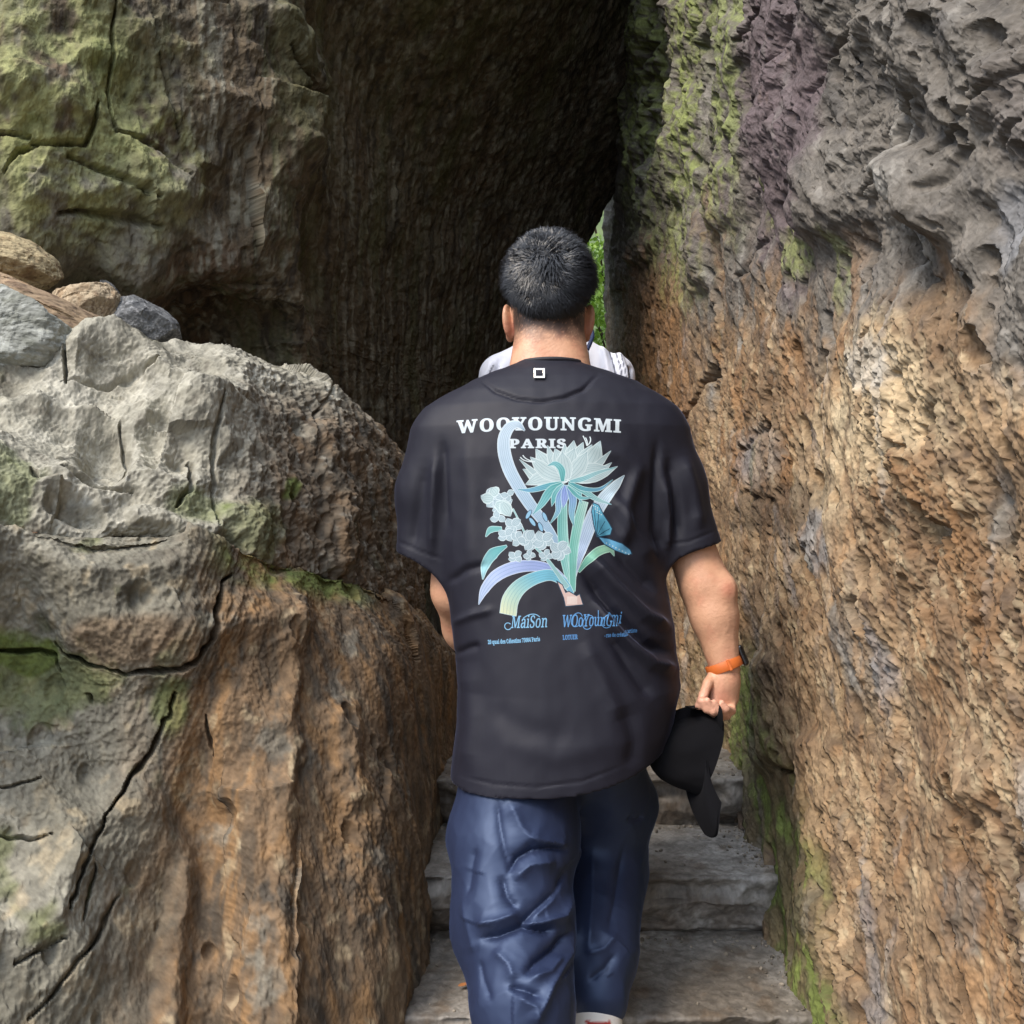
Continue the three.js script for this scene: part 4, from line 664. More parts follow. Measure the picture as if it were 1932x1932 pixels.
  const line = (txt, x0, y0, x1, y1, size, font, col) => { c.font = font.replace('SZ', size); c.fillStyle = col; c.strokeStyle = col; c.textAlign = 'left'; const w = c.measureText(txt).width; c.save(); c.translate(x0, y0); c.rotate(Math.atan2(y1 - y0, x1 - x0)); c.scale(Math.hypot(x1 - x0, y1 - y0) / w, 1); c.fillText(txt, 0, 0); c.strokeText(txt, 0, 0); c.restore(); };
  const sky = 'rgb(140,196,236)';
  line('MaiSon', 540, 1878, 828, 1866, 128, 'italic SZpx serif', sky); c.beginPath(); c.arc(520, 1866, 26, 0.6, 5.6); c.moveTo(640, 1800); c.quadraticCurveTo(720, 1740, 770, 1790); c.strokeStyle = sky; c.lineWidth = 7; c.stroke(); c.lineWidth = 2.5;
  line('WOoYounGmi', 940, 1866, 1420, 1852, 128, 'italic SZpx serif', 'rgb(104,166,228)'); c.strokeStyle = 'rgb(104,166,228)'; c.lineWidth = 6; for (const [x, y] of [[1060, 1810], [1150, 1830], [1300, 1820]]) { c.beginPath(); c.ellipse(x, y, 40, 56, 0.5, 0.4, 5.4); c.stroke(); } c.beginPath(); c.moveTo(1228, 1735); c.lineTo(1228, 1800); c.stroke(); c.lineWidth = 2.2;
  line('20 quai des Célestins 75004 Paris', 362, 2012, 772, 1972, 44, 'bold SZpx serif', sky); line('LOTUER', 948, 1962, 1064, 1956, 48, 'bold SZpx serif', 'rgb(90,150,214)'); line('- rue de création artiste', 1278, 1950, 1548, 1922, 44, 'bold SZpx serif', 'rgb(90,150,214)');
  c.setTransform(1, 0, 0, 1, 0, 0); { const im = c.getImageData(0, 0, N, N), d = im.data; for (let i = 0; i < d.length; i += 4) { const m = Math.max(d[i], d[i + 1], d[i + 2]); if (m > 70) { const k = 0.84 + 0.10 * (RV[hash3(i >> 2, i >> 13, 3)] - 0.5); d[i] *= k * 0.97; d[i + 1] *= k; d[i + 2] *= k; } } c.putImageData(im, 0, 0); }
  const t = new THREE.CanvasTexture(cv); t.colorSpace = THREE.SRGBColorSpace; t.anisotropy = 8; return t;
})();
{
  // stations down the torso: [row, left edge, right edge, distance, half depth]
  const S = [[686, 972, 1102, 1.90, 0.074], [693, 962, 1110, 1.90, 0.080], [706, 926, 1150, 1.892, 0.092], [722, 888, 1200, 1.884, 0.104], [745, 850, 1234, 1.872, 0.116], [772, 822, 1262, 1.862, 0.126], [810, 806, 1276, 1.85, 0.132], [870, 812, 1268, 1.838, 0.136], [940, 824, 1256, 1.826, 0.138], [1020, 834, 1250, 1.812, 0.140], [1090, 842, 1253, 1.80, 0.142], [1180, 853, 1270, 1.786, 0.145], [1290, 866, 1282, 1.77, 0.15], [1370, 861, 1264, 1.76, 0.155], [1440, 852, 1240, 1.755, 0.158], [1530, 842, 1206, 1.75, 0.16]]
    .map(([r, a, b, d, e]) => ({ y: 1.6 - (r - 966) / FOC * d, cx: ((a + b) / 2 - 966) / FOC * d, rx: (b - a) / 2 / FOC * d, cz: -d, rz: e }));
  const station = (y) => { let i = 0; while (i < S.length - 2 && S[i + 1].y > y) i++; const a = S[i], b = S[i + 1], t = clamp((a.y - y) / (a.y - b.y)); return [lerp(a.cx, b.cx, t), lerp(a.rx, b.rx, t), lerp(a.cz, b.cz, t), lerp(a.rz, b.rz, t)]; };
  const torso = (grow) => (x, y, z) => { const [cx, rx, cz, rz] = station(y), X = Math.abs((x - cx) / (rx + grow)), Z = Math.abs((z - cz) / (rz + grow)), l = Math.pow(Math.pow(X, 2.35) + Math.pow(Z, 2.35), 1 / 2.35), side = (l - 1) * Math.min(rx, rz) * 1.05; return Math.max(side, (y - S[0].y) * 0.8); };
  const LS = at(846, 838, 1.845), RS = at(1226, 832, 1.84), LE = at(800, 1085, 1.83), RE = at(1314, 1062, 1.80);
  const sleeveL = join([bone(LS, at(812, 930, 1.84), 0.068, 0.062), bone(at(812, 930, 1.84), LE, 0.062, 0.055)], 0.03), sleeveR = join([bone(RS, at(1266, 920, 1.825), 0.066, 0.062), bone(at(1266, 920, 1.825), RE, 0.062, 0.056)], 0.03);
  const tor = torso(0);
  const hemY = (x, z) => { const k = (x - 0.05) / 0.2; return at(1030, 1502, 1.62)[1] + 0.008 * k + 0.035 * Math.max(0, k) * Math.max(0, k) + 0.10 * (-z - 1.60) * 0.55; };
  const cutL = (x, y, z) => { const a = at(737, 1036, 1.83), b = at(842, 1078, 1.83), nx = -(b[1] - a[1]), ny = b[0] - a[0], l = Math.hypot(nx, ny); return -((x - a[0]) * nx + (y - a[1]) * ny) / l; };   // > 0 below the cuff
  const cutR = (x, y, z) => { const a = at(1250, 1050, 1.80), b = at(1360, 1022, 1.80), nx = -(b[1] - a[1]), ny = b[0] - a[0], l = Math.hypot(nx, ny); return -((x - a[0]) * nx + (y - a[1]) * ny) / l; };
  const shirtF = (x, y, z) => {
    const cl = cutL(x, y, z), crr = cutR(x, y, z), sl = sleeveL(x, y, z), sr = sleeveR(x, y, z);
    let l = Math.max(sl, cl); if (cl > -0.03) l = Math.max(l, -(sl + 0.008));
    let r = Math.max(sr, crr); if (crr > -0.03) r = Math.max(r, -(sr + 0.008));
    const t = tor(x, y, z), hy = hemY(x, z); let b = Math.max(t, hy - y); if (y < hy + 0.035) b = Math.max(b, -(t + 0.009));
    return smin(smin(b, l, 0.055), r, 0.055);
  };
  const [lo, hi] = fieldBox([at(737, 1080, 1.83), at(1365, 1050, 1.8), at(1000, 670, 1.9), at(1000, 1520, 1.6), [0, 1.2, -2.05]], 0.03);
  const sg = meshField(shirtF, lo, hi, 0.0038);
  foldCloth(sg, [
    { p: [[905, 716], [935, 738], [975, 752], [1020, 757], [1065, 750], [1100, 735], [1128, 706]], w: 3.5, d: -0.004 },
    { p: [[835, 830], [838, 900], [842, 1000]], w: 8, d: -0.004 }, { p: [[1240, 830], [1236, 900], [1236, 1000], [1246, 1040]], w: 8, d: -0.005 },
    { p: [[1205, 880], [1180, 960], [1172, 1040]], w: 12, d: 0.007 }, { p: [[1150, 930], [1190, 1000], [1235, 1060]], w: 13, d: 0.008 }, { p: [[1130, 980], [1180, 1060], [1240, 1120]], w: 11, d: -0.008 },
    { p: [[1105, 1040], [1160, 1105], [1215, 1160], [1262, 1185]], w: 11, d: 0.013 }, { p: [[1100, 1075], [1150, 1150], [1220, 1215], [1270, 1232]], w: 10, d: -0.012 }, { p: [[1120, 1130], [1170, 1200], [1230, 1250], [1275, 1262]], w: 11, d: 0.012 }, { p: [[1150, 1190], [1190, 1260], [1235, 1320]], w: 13, d: -0.007 },
    { p: [[1100, 1210], [1140, 1290], [1170, 1360]], w: 16, d: 0.004 }, { p: [[1290, 860], [1310, 930], [1322, 1000]], w: 11, d: 0.006 }, { p: [[1262, 860], [1275, 940], [1278, 1020]], w: 10, d: -0.007 }, { p: [[1252, 900], [1262, 980], [1258, 1040]], w: 8, d: 0.006 },
    { p: [[800, 880], [790, 960], [775, 1040]], w: 12, d: -0.005 }, { p: [[822, 860], [818, 950], [816, 1050]], w: 9, d: 0.006 }, { p: [[845, 1100], [880, 1075], [920, 1065]], w: 7, d: -0.004 }, { p: [[855, 1175], [890, 1160], [930, 1150]], w: 7, d: 0.004 }, { p: [[855, 1235], [885, 1222], [905, 1218]], w: 6, d: -0.004 },
    { p: [[880, 1250], [890, 1350], [880, 1460]], w: 18, d: 0.005 }, { p: [[920, 1330], [1000, 1380], [1080, 1390]], w: 22, d: -0.002 }, { p: [[950, 1400], [1050, 1430], [1150, 1410]], w: 20, d: 0.0015 }, { p: [[1180, 1330], [1200, 1400], [1190, 1450]], w: 16, d: -0.005 },
    { p: [[862, 1462], [930, 1480], [1010, 1486], [1100, 1474], [1190, 1440]], w: 2.5, d: -0.0012 }, { p: [[742, 1018], [790, 1040], [838, 1056]], w: 2.5, d: -0.0012 }, { p: [[1252, 1028], [1300, 1022], [1354, 1000]], w: 2.5, d: -0.0012 },
    { p: [[930, 860], [920, 980], [935, 1100]], w: 20, d: -0.003 }, { p: [[880, 820], [890, 950], [885, 1080]], w: 16, d: 0.003 }, { p: [[1090, 830], [1170, 860], [1225, 900]], w: 14, d: 0.004 },
  ], (x, y, z) => 0.0022 * fbm(x * 9, y * 5, z * 9, 2) + 0.0008 * noise(x * 40, y * 26, z * 40));
  const p = sg.attributes.position, n = sg.attributes.normal, UV = new Float32Array(p.count * 2), k = FOC / 1.70;
  for (let i = 0; i < p.count; i++) { const onBack = n.getZ(i) > 0.05 && p.getZ(i) > station(p.getY(i))[2]; UV[i * 2] = onBack ? clamp((966 + p.getX(i) * k - 790) / 512, 0.002, 0.998) : 0.002; UV[i * 2 + 1] = onBack ? clamp(1 - (966 - (p.getY(i) - 1.6) * k - 735) / 512, 0.002, 0.998) : 0.002; }
  sg.setAttribute('uv', new THREE.BufferAttribute(UV, 2));
  const shirtMat = new THREE.MeshPhysicalMaterial({ map: shirtInk, roughness: 0.62, sheen: 0.42, sheenRoughness: 0.4, sheenColor: new THREE.Color(0.40, 0.45, 0.72), specularIntensity: 0.7 });
  const shirt = put('t_shirt', sg, shirtMat, man); tag(shirt, 'black T-shirt with a pale blue flower print and lettering');
  // collar rib
  const darkCloth = new THREE.MeshPhysicalMaterial({ color: new THREE.Color().setRGB(0.021, 0.020, 0.026), roughness: 0.7, sheen: 0.3, sheenRoughness: 0.5, sheenColor: new THREE.Color(0.5, 0.52, 0.6) });
  const ring = []; const cc = at(1038, 690, 1.90); for (let i = 0; i < 40; i++) { const a = i / 40 * 6.28318; ring.push(new THREE.Vector3(cc[0] + 0.0725 * Math.cos(a), 1.891 + 0.004 * Math.sin(a), cc[2] + 0.0775 * Math.sin(a))); }
  const cg = new THREE.TubeGeometry(new THREE.CatmullRomCurve3(ring, true), 120, 0.0042, 10, true); cg.scale(1, 1, 1); put('collar', cg, darkCloth, shirt);
  // square metal badge below the collar
  const bs = new THREE.Shape(); bs.moveTo(-0.5, -0.5); bs.lineTo(0.5, -0.5); bs.lineTo(0.5, 0.5); bs.lineTo(-0.5, 0.5); bs.closePath(); const bh = new THREE.Path(); bh.moveTo(-0.37, -0.35); bh.lineTo(-0.37, 0.35); bh.lineTo(0.37, 0.35); bh.lineTo(0.37, -0.35); bh.closePath(); bs.holes.push(bh);
  const bg = new THREE.ExtrudeGeometry(bs, { depth: 0.12, bevelEnabled: true, bevelSize: 0.03, bevelThickness: 0.03, bevelSegments: 2 }); bg.scale(0.0195, 0.0195, 0.0195);
  const badge = put('badge', bg, new THREE.MeshStandardMaterial({ color: 0xe8e4dc, metalness: 1, roughness: 0.28 }), shirt);
  const bp = at(1017, 709, 1.8); let bz = -9; for (let i = 0; i < p.count; i++) if (Math.abs(p.getX(i) - bp[0]) < 0.008 && Math.abs(p.getY(i) - bp[1]) < 0.008 && p.getZ(i) > bz) bz = p.getZ(i);
  badge.position.set(bp[0], bp[1], bz + 0.001); badge.rotation.x = -0.35; tag(badge, 'square silver frame badge on the back of the neck');

  // ----- skin -----
  const hc = at(1035, 556, 1.93), head = headParts(hc, 1, -0.22);
  const nk = [bone(at(1036, 600, 1.925), at(1038, 720, 1.905), 0.064, 0.072), bone(at(1010, 620, 1.90), at(1000, 720, 1.88), 0.03, 0.045), bone(at(1064, 620, 1.90), at(1076, 720, 1.88), 0.03, 0.045)];
  const headNeck = (x, y, z) => smin(head.f(x, y, z), join(nk, 0.03)(x, y, z), 0.025);
  const g1 = meshField(headNeck, [hc[0] - 0.12, hc[1] - 0.20, hc[2] - 0.16], [hc[0] + 0.12, hc[1] + 0.125, hc[2] + 0.13], 0.003);
  // limbs and trunk below the clothes
  const LEl = at(858, 1115, 1.84), LW = at(930, 1285, 1.99), REl = at(1330, 1105, 1.80), RW = at(1368, 1262, 1.775);
  const inner = torso(-0.018);
  const hipL = at(985, 1235, 1.75), kneeL = at(972, 1700, 1.63), ankL = [0.03, 0.50, -1.37], hipR = at(1125, 1235, 1.76), kneeR = [0.205, 1.06, -2.07], ankR = [0.150, 0.775, -1.695];
  const arms = join([bone(LS, LEl, 0.052, 0.043), bone(LEl, at(878, 1185, 1.90), 0.043, 0.043), bone(at(878, 1185, 1.90), LW, 0.042, 0.028), bone(RS, REl, 0.054, 0.045), bone(REl, at(1347, 1160, 1.79), 0.045, 0.043), bone(at(1347, 1160, 1.79), RW, 0.043, 0.0285), blob(at(1368, 1112, 1.775), [0.022, 0.025, 0.025])], 0.02);
  const legs = join([bone(hipL, kneeL, 0.07, 0.048), bone(kneeL, ankL, 0.047, 0.034), bone(hipR, kneeR, 0.07, 0.048), bone(kneeR, ankR, 0.047, 0.034)], 0.03);
  const bodyF = (x, y, z) => { let d = smin(Math.max(inner(x, y, z), 1.2 - y), arms(x, y, z), 0.02); d = smin(d, legs(x, y, z), 0.03); return d; };
  const [b0, b1] = fieldBox([at(760, 1000, 1.83), [0.46, 1.3, -1.8], [0, 0.42, -1.3], [0.1, 1.93, -2.15]], 0.03);
  const g2 = meshField(bodyF, b0, b1, 0.0085);
  // right hand, palm to the back, fingers curled round the cap's strap
  const H = (px, py, d) => at(px, py, d);
  const palm = [bone(H(1367, 1250, 1.777), H(1366, 1285, 1.772), 0.027, 0.026), bone(H(1354, 1282, 1.768), H(1350, 1316, 1.765), 0.014, 0.014), bone(H(1365, 1282, 1.772), H(1364, 1320, 1.772), 0.016, 0.015), bone(H(1376, 1284, 1.772), H(1379, 1318, 1.772), 0.014, 0.013)];
  const fingers = [
    [H(1349, 1314, 1.765), H(1347, 1346, 1.742), H(1333, 1338, 1.722), H(1322, 1322, 1.722)],
    [H(1360, 1318, 1.770), H(1359, 1352, 1.744), H(1345, 1342, 1.718), H(1334, 1322, 1.716)],
    [H(1371, 1320, 1.772), H(1371, 1350, 1.746), H(1357, 1342, 1.722), H(1347, 1326, 1.720)],
    [H(1381, 1316, 1.772), H(1381, 1341, 1.750), H(1370, 1337, 1.730), H(1361, 1326, 1.728)],
    [H(1349, 1268, 1.772), H(1335, 1290, 1.752), H(1327, 1312, 1.736), H(1318, 1332, 1.728)],
  ];
  const hf = handField(palm, fingers, [0.0085, 0.0088, 0.0085, 0.0076, 0.0100]);
  const [h0, h1] = fieldBox([...fingers.flat(), H(1367, 1245, 1.777)], 0.034), g3 = meshField(hf, h0, h1, 0.0028);
  // left hand, hanging before the belly
  const dz = [LW[0] - RW[0], LW[1] - RW[1], LW[2] - RW[2]], mir = (q) => [LW[0] - (q[0] - RW[0]), LW[1] + (q[1] - RW[1]), LW[2] - (q[2] - RW[2])];
  const hb = (x, y, z) => hf(RW[0] - (x - LW[0]), RW[1] + (y - LW[1]), RW[2] - (z - LW[2]));
  const [m0, m1] = fieldBox([mir(h0), mir(h1)], 0.002), g4 = meshField(hb, m0, m1, 0.004);
  const skinG = mergeGeometries([g1, g2, g3, g4].map((g) => { const q = new THREE.BufferGeometry(); q.setAttribute('position', g.attributes.position); q.setAttribute('normal', g.attributes.normal); q.setIndex(g.index); return q; }));
  const fn = [H(1322, 1322, 1.722), H(1334, 1322, 1.716), H(1347, 1326, 1.720), H(1361, 1326, 1.728), H(1318, 1332, 1.728)], elb = at(1372, 1112, 1.757), mole = at(1015, 683, 1.83), earL = head.T(-0.083, -0.07, 0.01), earR = head.T(0.083, -0.07, 0.01), ch = (a, x, y, z) => Math.hypot(x - a[0], y - a[1], z - a[2]);
  paint(skinG, (x, y, z, o) => {
    const n1 = fbm(x * 30, y * 30, z * 30, 3), n2 = noise(x * 210, y * 210, z * 210); o[0] = SKIN[0]; o[1] = SKIN[1]; o[2] = SKIN[2];
    mixTo(o, SKIN_RED, sst(-0.1, 0.5, n1) * 0.35); mixTo(o, RGB(170, 122, 92), sst(0.0, 0.5, fbm(x * 14, y * 10, z * 14 + 3, 3)) * 0.45); let nl = 1; for (const q of fn) nl = Math.min(nl, ch(q, x, y, z)); mixTo(o, SKIN_PALM, sst(0.05, 0.01, nl) * 0.8); mixTo(o, SKIN_RED, sst(0.022, 0.008, ch(elb, x, y, z)) * 0.5);
    const ry = Math.abs(x - hc[0]) > 0.072 ? -9 : (y - hc[1]) / 0.104, st2 = sst(-1.22, -0.62, ry + 0.22 * n1 + 0.0 * n2) * (z > hc[2] - 0.02 ? 1 : 0) * sst(0.16, 0.135, Math.hypot(y - hc[1], z - hc[2])); mixTo(o, STUBBLE, st2 * sst(-0.5, 0.35, noise(x * 420, y * 300, z * 420) + 0.6 * st2));
    mixTo(o, SKIN_RED, sst(0.03, 0.012, Math.min(ch(earL, x, y, z), ch(earR, x, y, z))) * 0.45); const mx = (x - mole[0]) / 0.0062, my = (y - mole[1] - (x - mole[0]) * 0.3) / 0.0034; if (mx * mx + my * my < 1 && z > -1.9) mixTo(o, RGB(120, 78, 60), 0.85);
    const k = 1 + 0.10 * n2; o[0] *= k; o[1] *= k; o[2] *= k;
  });
  plainUV(skinG, 4); put('body', skinG, skinMat, man);
  for (const s of [-1, 1]) { const e = put('eye', new THREE.SphereGeometry(0.0115, 16, 12), eyeMat, man); e.position.set(...head.T(s * 0.03, 0.0, -0.083)); }
  reseed(5150); hairOn(head, 1, man, 60000, 0.032, [-0.22, 0.42, 0.86], -0.55);

  // ----- trousers -----
  const kL2 = at(974, 1620, 1.66), tro = join([
    bone(at(978, 1400, 1.76), at(974, 1560, 1.70), 0.122, 0.112), bone(at(974, 1560, 1.70), at(968, 1740, 1.62), 0.112, 0.100), bone(at(968, 1740, 1.62), at(988, 1900, 1.52), 0.100, 0.078), bone(at(988, 1900, 1.52), [0.03, 0.56, -1.385], 0.078, 0.068),
    bone(at(1128, 1400, 1.80), at(1146, 1500, 1.87), 0.098, 0.088), bone(at(1146, 1500, 1.87), at(1142, 1650, 1.88), 0.088, 0.074), bone(at(1142, 1650, 1.88), [0.152, 0.80, -1.722], 0.074, 0.062), bone([0.152, 0.80, -1.722], [0.150, 0.752, -1.668], 0.062, 0.053),
    bone(hipR, kneeR, 0.1, 0.082), bone(kneeR, [0.152, 0.80, -1.722], 0.08, 0.062), blob(at(1200, 1520, 1.90), [0.035, 0.055, 0.05]),
  ], 0.045);
  const troF = (x, y, z) => Math.max(tro(x, y, z), y - 1.22);
  const [t0, t1] = fieldBox([at(840, 1480, 1.7), at(1240, 1500, 1.8), [0, 0.48, -1.3], [0.1, 1.23, -2.2]], 0.02);
  const tg = meshField(troF, t0, t1, 0.0036);
  foldCloth(tg, [
    { p: [[932, 1505], [940, 1560], [950, 1600], [962, 1640]], w: 9, d: -0.006 }, { p: [[960, 1510], [985, 1560], [1010, 1590]], w: 20, d: 0.008 },
    { p: [[958, 1648], [975, 1620], [1005, 1605], [1045, 1600], [1075, 1605]], w: 8, d: -0.014 }, { p: [[970, 1660], [1000, 1632], [1050, 1625]], w: 18, d: 0.010 }, { p: [[1000, 1580], [1040, 1590], [1075, 1595]], w: 12, d: 0.010 },
    { p: [[1078, 1640], [1050, 1685], [1010, 1720], [980, 1745]], w: 9, d: -0.012 }, { p: [[1070, 1660], [1040, 1700], [1000, 1735]], w: 8, d: 0.010 }, { p: [[945, 1650], [955, 1690], [975, 1715]], w: 9, d: -0.008 }, 
    { p: [[1082, 1690], [1060, 1730], [1020, 1742], [985, 1745]], w: 8, d: 0.012 }, { p: [[900, 1772], [940, 1765], [985, 1748], [1030, 1757], [1050, 1752]], w: 9, d: -0.015 }, { p: [[895, 1745], [940, 1738], [980, 1722]], w: 12, d: 0.009 },
    { p: [[1080, 1755], [1050, 1790], [1010, 1815], [990, 1840]], w: 9, d: -0.013 }, { p: [[1085, 1740], [1075, 1800], [1040, 1860], [1010, 1932]], w: 10, d: 0.010 }, { p: [[1060, 1800], [1035, 1835], [1000, 1850]], w: 9, d: 0.010 }, { p: [[960, 1860], [990, 1868], [1020, 1882]], w: 7, d: -0.012 }, { p: [[975, 1880], [1010, 1900], [1015, 1932]], w: 12, d: 0.008 },
    { p: [[900, 1810], [908, 1850], [925, 1890]], w: 7, d: -0.005 }, { p: [[870, 1690], [880, 1760], [890, 1800]], w: 12, d: 0.005 }, { p: [[895, 1600], [890, 1640], [880, 1690]], w: 8, d: -0.005 }, { p: [[930, 1790], [960, 1820], [970, 1850]], w: 14, d: 0.007 },
    { p: [[1180, 1600], [1165, 1680], [1150, 1760]], w: 12, d: -0.006 }, { p: [[1120, 1600], [1118, 1700], [1110, 1800]], w: 12, d: 0.006 }, { p: [[1160, 1800], [1140, 1830], [1110, 1850]], w: 8, d: -0.006 }, { p: [[1165, 1760], [1140, 1790], [1105, 1800]], w: 9, d: 0.006 }, { p: [[1185, 1545], [1200, 1552], [1222, 1545]], w: 5, d: -0.008 },
  ], (x, y, z) => sst(1.13, 1.0, y) * (0.022 * chip(x * 8 + 2, y * 6, z * 8) + 0.009 * chip(x * 18, y * 15 + 4, z * 18)) - 0.012 * sst(1.0, 1.1, y) + 0.0004 * noise(x * 60, y * 60, z * 60), true, 1.25, true);
  const troMat = new THREE.MeshPhysicalMaterial({ color: new THREE.Color().setRGB(0.014, 0.020, 0.050), roughness: 0.54, ior: 1.7, specularIntensity: 1, specularColor: new THREE.Color().setRGB(0.50, 0.66, 1.0), sheen: 0.3, sheenRoughness: 0.4, sheenColor: new THREE.Color(0.35, 0.5, 1.0) });
  tag(put('trousers', tg, troMat, man), 'loose navy nylon trousers, creased behind the knee');

  // ----- shoes -----
  const shoe = (a, dir, tip) => {                              // a: heel base, dir: pointing to the toes
    const g = new THREE.Group(); g.name = 'shoe'; man.add(g); const q = [a[0] + dir[0] * 0.27, a[1] + dir[1] * 0.27, a[2] + dir[2] * 0.27], L = (t, up) => [lerp(a[0], q[0], t), lerp(a[1], q[1], t) + up, lerp(a[2], q[2], t)];
    const up = join([bone(L(0.14, 0.036), L(0.55, 0.045), 0.036, 0.042), bone(L(0.55, 0.045), L(0.88, 0.035), 0.042, 0.036), bone(L(0.16, 0.04), L(0.22, 0.055), 0.035, 0.034)], 0.03);
    const [lo2, hi2] = fieldBox([L(0, 0), L(1, 0), L(0.2, 0.12)], 0.06), upF = (x, y, z) => Math.max(up(x, y, z), (lerp(a[1], q[1], clamp((-(z - a[2])) / 0.27)) + 0.02) - y);
    const ug = meshField(upF, lo2, hi2, 0.005); paint(ug, (x, y, z, o) => { const c = RGB(226, 220, 212); o[0] = c[0]; o[1] = c[1]; o[2] = c[2]; if (y - a[1] > 0.035 && y - a[1] < 0.055 && z > a[2] - 0.03 && Math.abs(x - a[0]) < 0.022) mixTo(o, RGB(176, 52, 46), 1); });
    put('upper', ug, new THREE.MeshStandardMaterial({ vertexColors: true, roughness: 0.6 }), g);
    const sole = join([bone(L(0.1, 0.014), L(0.55, 0.014), 0.043, 0.044), bone(L(0.55, 0.014), L(0.9, 0.014), 0.044, 0.038)], 0.02), solF = (x, y, z) => { const yy = lerp(a[1], q[1], clamp((-(z - a[2])) / 0.27)); return Math.max(sole(x, y, z), yy - y, y - yy - 0.026); };
    put('sole', meshField(solF, lo2, hi2, 0.005), new THREE.MeshStandardMaterial({ color: 0xe9e4da, roughness: 0.7 }), g); return g;
  };
  tag(shoe([0.147, 0.678, -1.605], [0.04, -0.03, -0.998]), 'white sneaker with red heel print, heel over the step edge');
  tag(shoe([0.03, 0.396, -1.19], [-0.03, 0, -1]), 'white sneaker on the lower step');

  // ----- watch -----
  const w = new THREE.Group(); w.name = 'wristwatch'; man.add(w); tag(w, 'watch with an orange leather strap on the right wrist');
  const ax = V3(RW).sub(V3(REl)).normalize(), wc = at3(1366, 1256, 1.777), bq = new THREE.Quaternion().setFromUnitVectors(new THREE.Vector3(0, 1, 0), ax.clone().negate());
  const tilt = new THREE.Quaternion().setFromAxisAngle(new THREE.Vector3(0, 0, 1), 0.16);
  const prof = [[0.0318, -0.0095], [0.0345, -0.0088], [0.0352, 0], [0.0345, 0.0088], [0.0318, 0.0095], [0.0305, 0], [0.0318, -0.0095]].map((q) => new THREE.Vector2(q[0], q[1]));
  const leather = new THREE.MeshPhysicalMaterial({ color: new THREE.Color().setRGB(0.62, 0.15, 0.03), roughness: 0.5 });
  const strap = put('strap', new THREE.LatheGeometry(prof, 64), leather, w), loop = new RoundedBoxGeometry(0.0052, 0.021, 0.0035, 2, 0.001); const lp = put('strap_loop', loop, leather, strap); lp.position.set(0.004, 0, 0.0358);
  const cs = put('watch_case', new RoundedBoxGeometry(0.011, 0.040, 0.034, 3, 0.0045), new THREE.MeshPhysicalMaterial({ color: 0x0b0b0d, roughness: 0.22, clearcoat: 1 }), w); cs.position.set(0.0385, 0.006, -0.004);
  const dial = put('dial', new RoundedBoxGeometry(0.002, 0.033, 0.028, 2, 0.0008), new THREE.MeshPhysicalMaterial({ color: 0x050506, roughness: 0.05, clearcoat: 1 }), cs); dial.position.set(0.0052, 0, 0);
  w.position.copy(wc); w.quaternion.copy(bq).premultiply(tilt); w.scale.set(1.0, 1, 0.96);

  // ---------- the cap in his hand ----------
  const cap = thing('baseball_cap', 'black cloth cap hanging by its strap from the man\'s right hand', 'cap');
  const capMat = new THREE.MeshPhysicalMaterial({ color: new THREE.Color().setRGB(0.0035, 0.0035, 0.005), roughness: 0.95, specularIntensity: 0.4, sheen: 0.05, sheenRoughness: 0.6, sheenColor: new THREE.Color(0.4, 0.42, 0.5), side: THREE.DoubleSide });
  const O = at3(1336, 1425, 1.735), fr = at3(1320, 1496, 1.70).sub(at3(1352, 1368, 1.77)).normalize(), upv = new THREE.Vector3(-0.88, -0.30, 0.42); upv.addScaledVector(fr, -upv.dot(fr)).normalize(); const sd = new THREE.Vector3().crossVectors(fr, upv).normalize();
  const K = (a, b, c) => new THREE.Vector3().copy(O).addScaledVector(fr, a).addScaledVector(upv, b).addScaledVector(sd, c);
  const A = 0.076, Bh = 0.108, Cw = 0.056;
  const dome = (off) => { const P = [], I = [], nu = 72, nv = 26; for (let j = 0; j <= nv; j++) for (let i = 0; i <= nu; i++) { const t = i / nu * 6.28318, ph = j / nv * 1.5708, q = Math.max(0, Math.cos(ph)), gap = Math.cos(t) < -0.80 ? 0.030 * sst(-0.80, -0.97, Math.cos(t)) * (1 - j / nv) * 1.4 : 0; const sag = 0.020 * Math.sin(ph) * Math.sin(ph), crease = 0.005 * Math.sin(t * 3 + 1) * Math.sin(2 * ph) + 0.004 * fbm(Math.cos(t) * 2, ph * 2, Math.sin(t) * 2, 2); const v = K(Math.cos(t) * Math.pow(q, 0.7) * (A + off + crease) + sag, Math.sin(ph) * (Bh + off) * (0.94 + 0.06 * Math.cos(t)) + gap, Math.sin(t) * Math.pow(q, 0.7) * (Cw + off + crease)); P.push(v.x, v.y, v.z); } for (let j = 0; j < nv; j++) for (let i = 0; i < nu; i++) { const a = j * (nu + 1) + i; I.push(a, a + 1, a + nu + 2, a, a + nu + 2, a + nu + 1); } const g = new THREE.BufferGeometry(); g.setAttribute('position', new THREE.BufferAttribute(new Float32Array(P), 3)); g.setIndex(I); g.computeVertexNormals(); return g; };
  put('crown', mergeGeometries([dome(0), dome(-0.003)]), capMat, cap);
  const button = put('button', new THREE.SphereGeometry(0.006, 14, 10), capMat, cap); button.position.copy(K(0.02, Bh + 0.002, 0));
